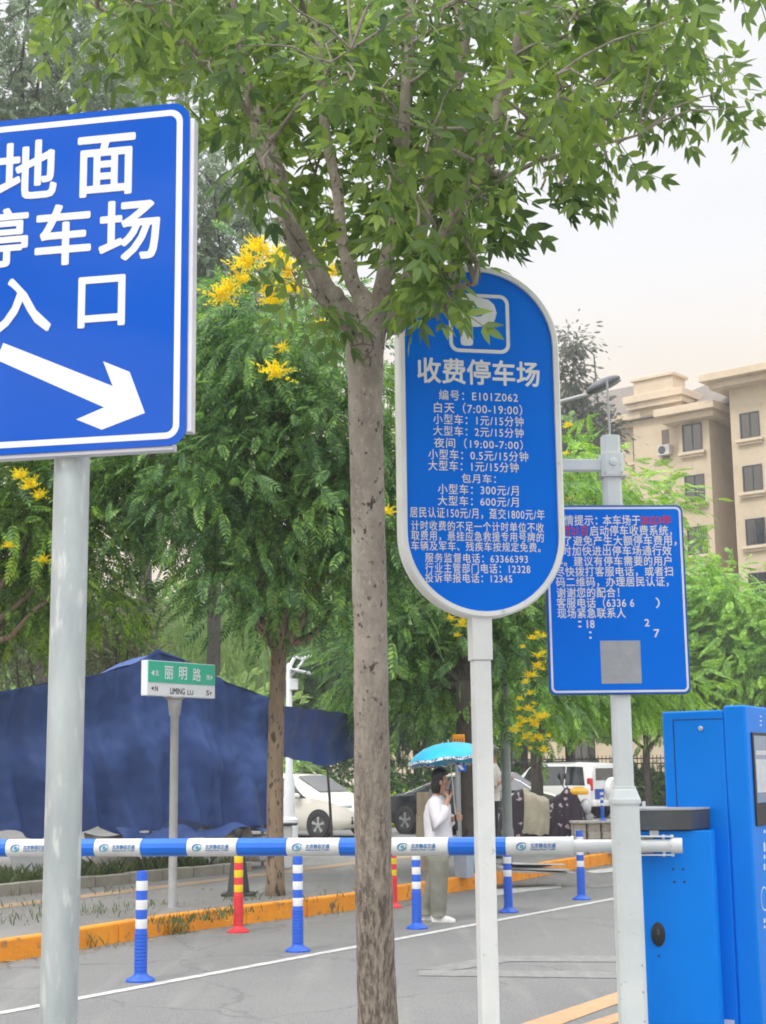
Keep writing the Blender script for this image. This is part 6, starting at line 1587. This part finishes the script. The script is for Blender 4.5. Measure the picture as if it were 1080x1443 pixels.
MB().lathe([(.12, 0), (.15, .34), (.165, .345), (.165, .37), (.155, .37), (.0, .36)], n=4).build('tub', M('pale_blue_plastic', (.36, .43, .52), (.30, .36, .44), rough=.5), t, bevel=.012)
GREYC = M('grey_flat_board', (.42, .42, .41), (.32, .32, .31), scale=3, rough=.8)
b = at_y(748, 20.1, PZ)
for k, (w_, d_, rz, rx, lab) in enumerate(((1.05, .55, .30, .0, 'large grey flattened carton at the bottom of the pile on the kerb'), (.95, .5, .1, .03, 'grey flattened carton in the middle of the pile on the kerb'), (.8, .45, .45, -.04, 'pale flattened carton on top of the pile on the kerb'))):
    o = MB().grid(lambda u, v: ((u - .5) * w_, (v - .5) * d_, .02 * math.sin(u * 4 + k) * v + .015 * math.sin(v * 5)), 14, 8).build('flattened_carton', (GREYC, CARD, BOARD2)[k] if k != 1 else GREYC, None, smooth=180, solid=.012)
    o.location = b + Vector((0, 0, .03 + .045 * k)); o.rotation_euler = (rx, .05, rz); tag(o, lab, 'flat carton', 'flattened cartons on the kerb')
b = gd(404, 1196, PZ); b = at_y(402, 22, PZ)
t = thing('litter_bin', b, 'white litter bin with a dark lid beside the golden rain trunk', 'bin')
MB().box((0, 0, .30), (.20, .2, .60)).build('bin_body', SIGNWHITE, t, bevel=.012); MB().box((.03, 0, .62), (.30, .26, .035)).build('lid', DARKCAP, t, bevel=.01)
# ---- orange signboard and small blue sign behind the umbrella
b = at_y(647, 19.7, PZ); pl = Plane(b, 0, 0)
t = thing('orange_signboard', b, 'small orange signboard on a thin post showing just above the umbrella', 'sign')
x0, z1 = pl(637.5, 1035); x1, z0 = pl(655.5, 1047)
MB().tube([(0, 0.02, 0), (0, 0.02, z0 + .05)], .022, 8).build('post', GREYPOLE, t)
MB().box(((x0 + x1) / 2, 0, (z0 + z1) / 2), (x1 - x0, .03, z1 - z0)).build('panel', M('orange_sign_film', (.85, .33, .01), (.78, .29, .01), rough=.4), t, bevel=.02)
mb = MB()
for k in range(4): mb.box((x0 + (x1 - x0) * (.2 + .2 * k), -.0165, (z0 + z1) / 2 - .02), ((x1 - x0) * .10, .002, (z1 - z0) * .34))
mb.build('dark_marks', M('sign_brown_marks', (.28, .09, .01), rough=.5), t)
b = at_y(650, 20.0, PZ); pl = Plane(b, 0, 0)
t = thing('blue_road_sign', b, 'small blue and white road sign showing under the umbrella edge', 'sign')
x0, z1 = pl(641, 1074); x1, z0 = pl(657, 1087)
MB().tube([(0, 0.03, 0), (0, 0.03, z1)], .022, 8).build('post', GREYPOLE, t)
MB().box(((x0 + x1) / 2, 0, (z0 + z1) / 2), (x1 - x0, .02, z1 - z0)).build('panel', SIGNBLUE, t, bevel=.005)
MB().add([(x0 + .02, -.012, z1 - .02), (x0 + (x1 - x0) * .45, -.012, z1 - .02), (x1 - .02, -.012, z0 + .02), (x1 - (x1 - x0) * .45, -.012, z0 + .02)], [(0, 1, 2, 3)]).build('white_bar', SIGNWHITE, t, fix=False)

# ================================================================ GRASS, WEEDS, LITTER
GRASS = LEAF('grass_blade', (.030, .055, .018), (.070, .105, .035), (.16, .17, .075), trans=.2, nscale=2.2, gain=1.2)
def blades(name, pts_, hmin, hmax, mat, w_=.006):
    P = np.array(pts_); n = len(P); a = RNG.uniform(0, 6.28, n); h = RNG.uniform(hmin, hmax, n); ln2 = RNG.normal(0, .35, (n, 2)) * h[:, None]
    dx, dy = np.cos(a) * w_, np.sin(a) * w_
    V = np.zeros((n, 4, 3)); V[:, 0] = P + np.stack([-dx, -dy, 0 * h], 1); V[:, 1] = P + np.stack([dx, dy, 0 * h], 1)
    V[:, 2] = P + np.stack([dx * .7 + ln2[:, 0] * .4, dy * .7 + ln2[:, 1] * .4, h * .6], 1); V[:, 3] = P + np.stack([ln2[:, 0], ln2[:, 1], h], 1)
    idx = np.arange(n)[:, None] * 4; Fc = np.concatenate([idx + np.array([[0, 1, 2]]), idx + np.array([[0, 2, 3]])])
    o = arr_mesh(name, V.reshape(-1, 3), Fc, mat); o['kind'] = 'stuff'; return o
pts_ = []
for _ in range(9000):
    u, v = random.uniform(-6, (g1 - g0).length), random.random() ** 1.2 * 1.5
    q = g0 + ed * 0 + ed * ((u + 6) / ((g1 - g0).length + 6)) * (g1 - g0).length + en * v
    if n3(q.x * 2, q.y * 2, 0) > -.45: pts_.append((q.x, q.y, PZ + .07))
blades('grass', pts_, .05, .24, GRASS)
pts_ = []
kin = resample(inner, .35)
def weed_patch(c, n, r):
    for _ in range(n): pts_.append((c.x + random.gauss(0, r), c.y + random.gauss(0, r * .7), PZ))
for px, py, n, r in ((235, 1302, 50, .12), (262, 1300, 60, .14), (290, 1296, 50, .12), (312, 1290, 40, .10), (330, 1286, 60, .1), (150, 1284, 70, .25), (90, 1290, 60, .25), (205, 1276, 60, .22), (20, 1300, 60, .25), (430, 1271, 20, .12), (345, 1268, 50, .2), (60, 1276, 60, .3), (15, 1262, 50, .25), (160, 1258, 40, .2), (480, 1262, 12, .15)):
    weed_patch(gd(px, py, PZ), n, r)
blades('pavement_weeds', pts_, .02, .10, GRASS, .005)
pts_ = []
for px, py, n, r in ((236, 1317, 90, .07), (250, 1315, 50, .08), (140, 1336, 16, .1), (470, 1287, 16, .1)):
    c = gd(px, py)
    for _ in range(n): pts_.append((c.x + random.gauss(0, r), c.y + random.gauss(0, r * .8), 0))
blades('kerb_weeds', pts_, .04, .17, GRASS, .005)
# dry leaves along the kerb
P, D = [], []
for _ in range(420):
    i = random.randrange(2, len(kline) - 2); q = kline[i].lerp(kline[i + 1], random.random()); t = (kline[i + 1] - kline[i]).normalized(); off = abs(random.gauss(0, .16)) + .02
    P.append((q.x + t.y * off, q.y - t.x * off, .012)); D.append((RNG.normal(), RNG.normal(), .05))
for _ in range(260):
    q = gd(random.uniform(0, 520), random.uniform(1250, 1300), PZ); P.append((q.x, q.y, PZ + .012)); D.append((RNG.normal(), RNG.normal(), .05))
V, Fc = scatter((np.array([(0, 0, 0), (.02, .012, .004), (.045, 0, 0), (.02, -.012, .005)]), np.array([(0, 1, 2), (0, 2, 3)])), np.array(P), np.array(D), RNG.uniform(.5, 1.3, len(P)), roll=.15)
o = arr_mesh('fallen_leaves', V, Fc, LEAF('dry_leaf', (.06, .045, .025), (.13, .09, .04), (.24, .17, .07), trans=.1, nscale=3)); o['kind'] = 'stuff'

# ================================================================ AIR
hz = MB().box((0, 62, 21), (300, 190, 44)).build('haze', [], None); hz['kind'] = 'stuff'
m = bpy.data.materials.new('haze_air'); m.use_nodes = True; t_ = m.node_tree; t_.nodes.remove(t_.nodes['Principled BSDF'])
pv = t_.nodes.new('ShaderNodeVolumePrincipled'); pv.inputs['Density'].default_value = .0013; pv.inputs['Color'].default_value = (.93, .95, .97, 1); pv.inputs['Anisotropy'].default_value = .2
t_.links.new(pv.outputs[0], t_.nodes['Material Output'].inputs['Volume']); hz.data.materials.append(m)
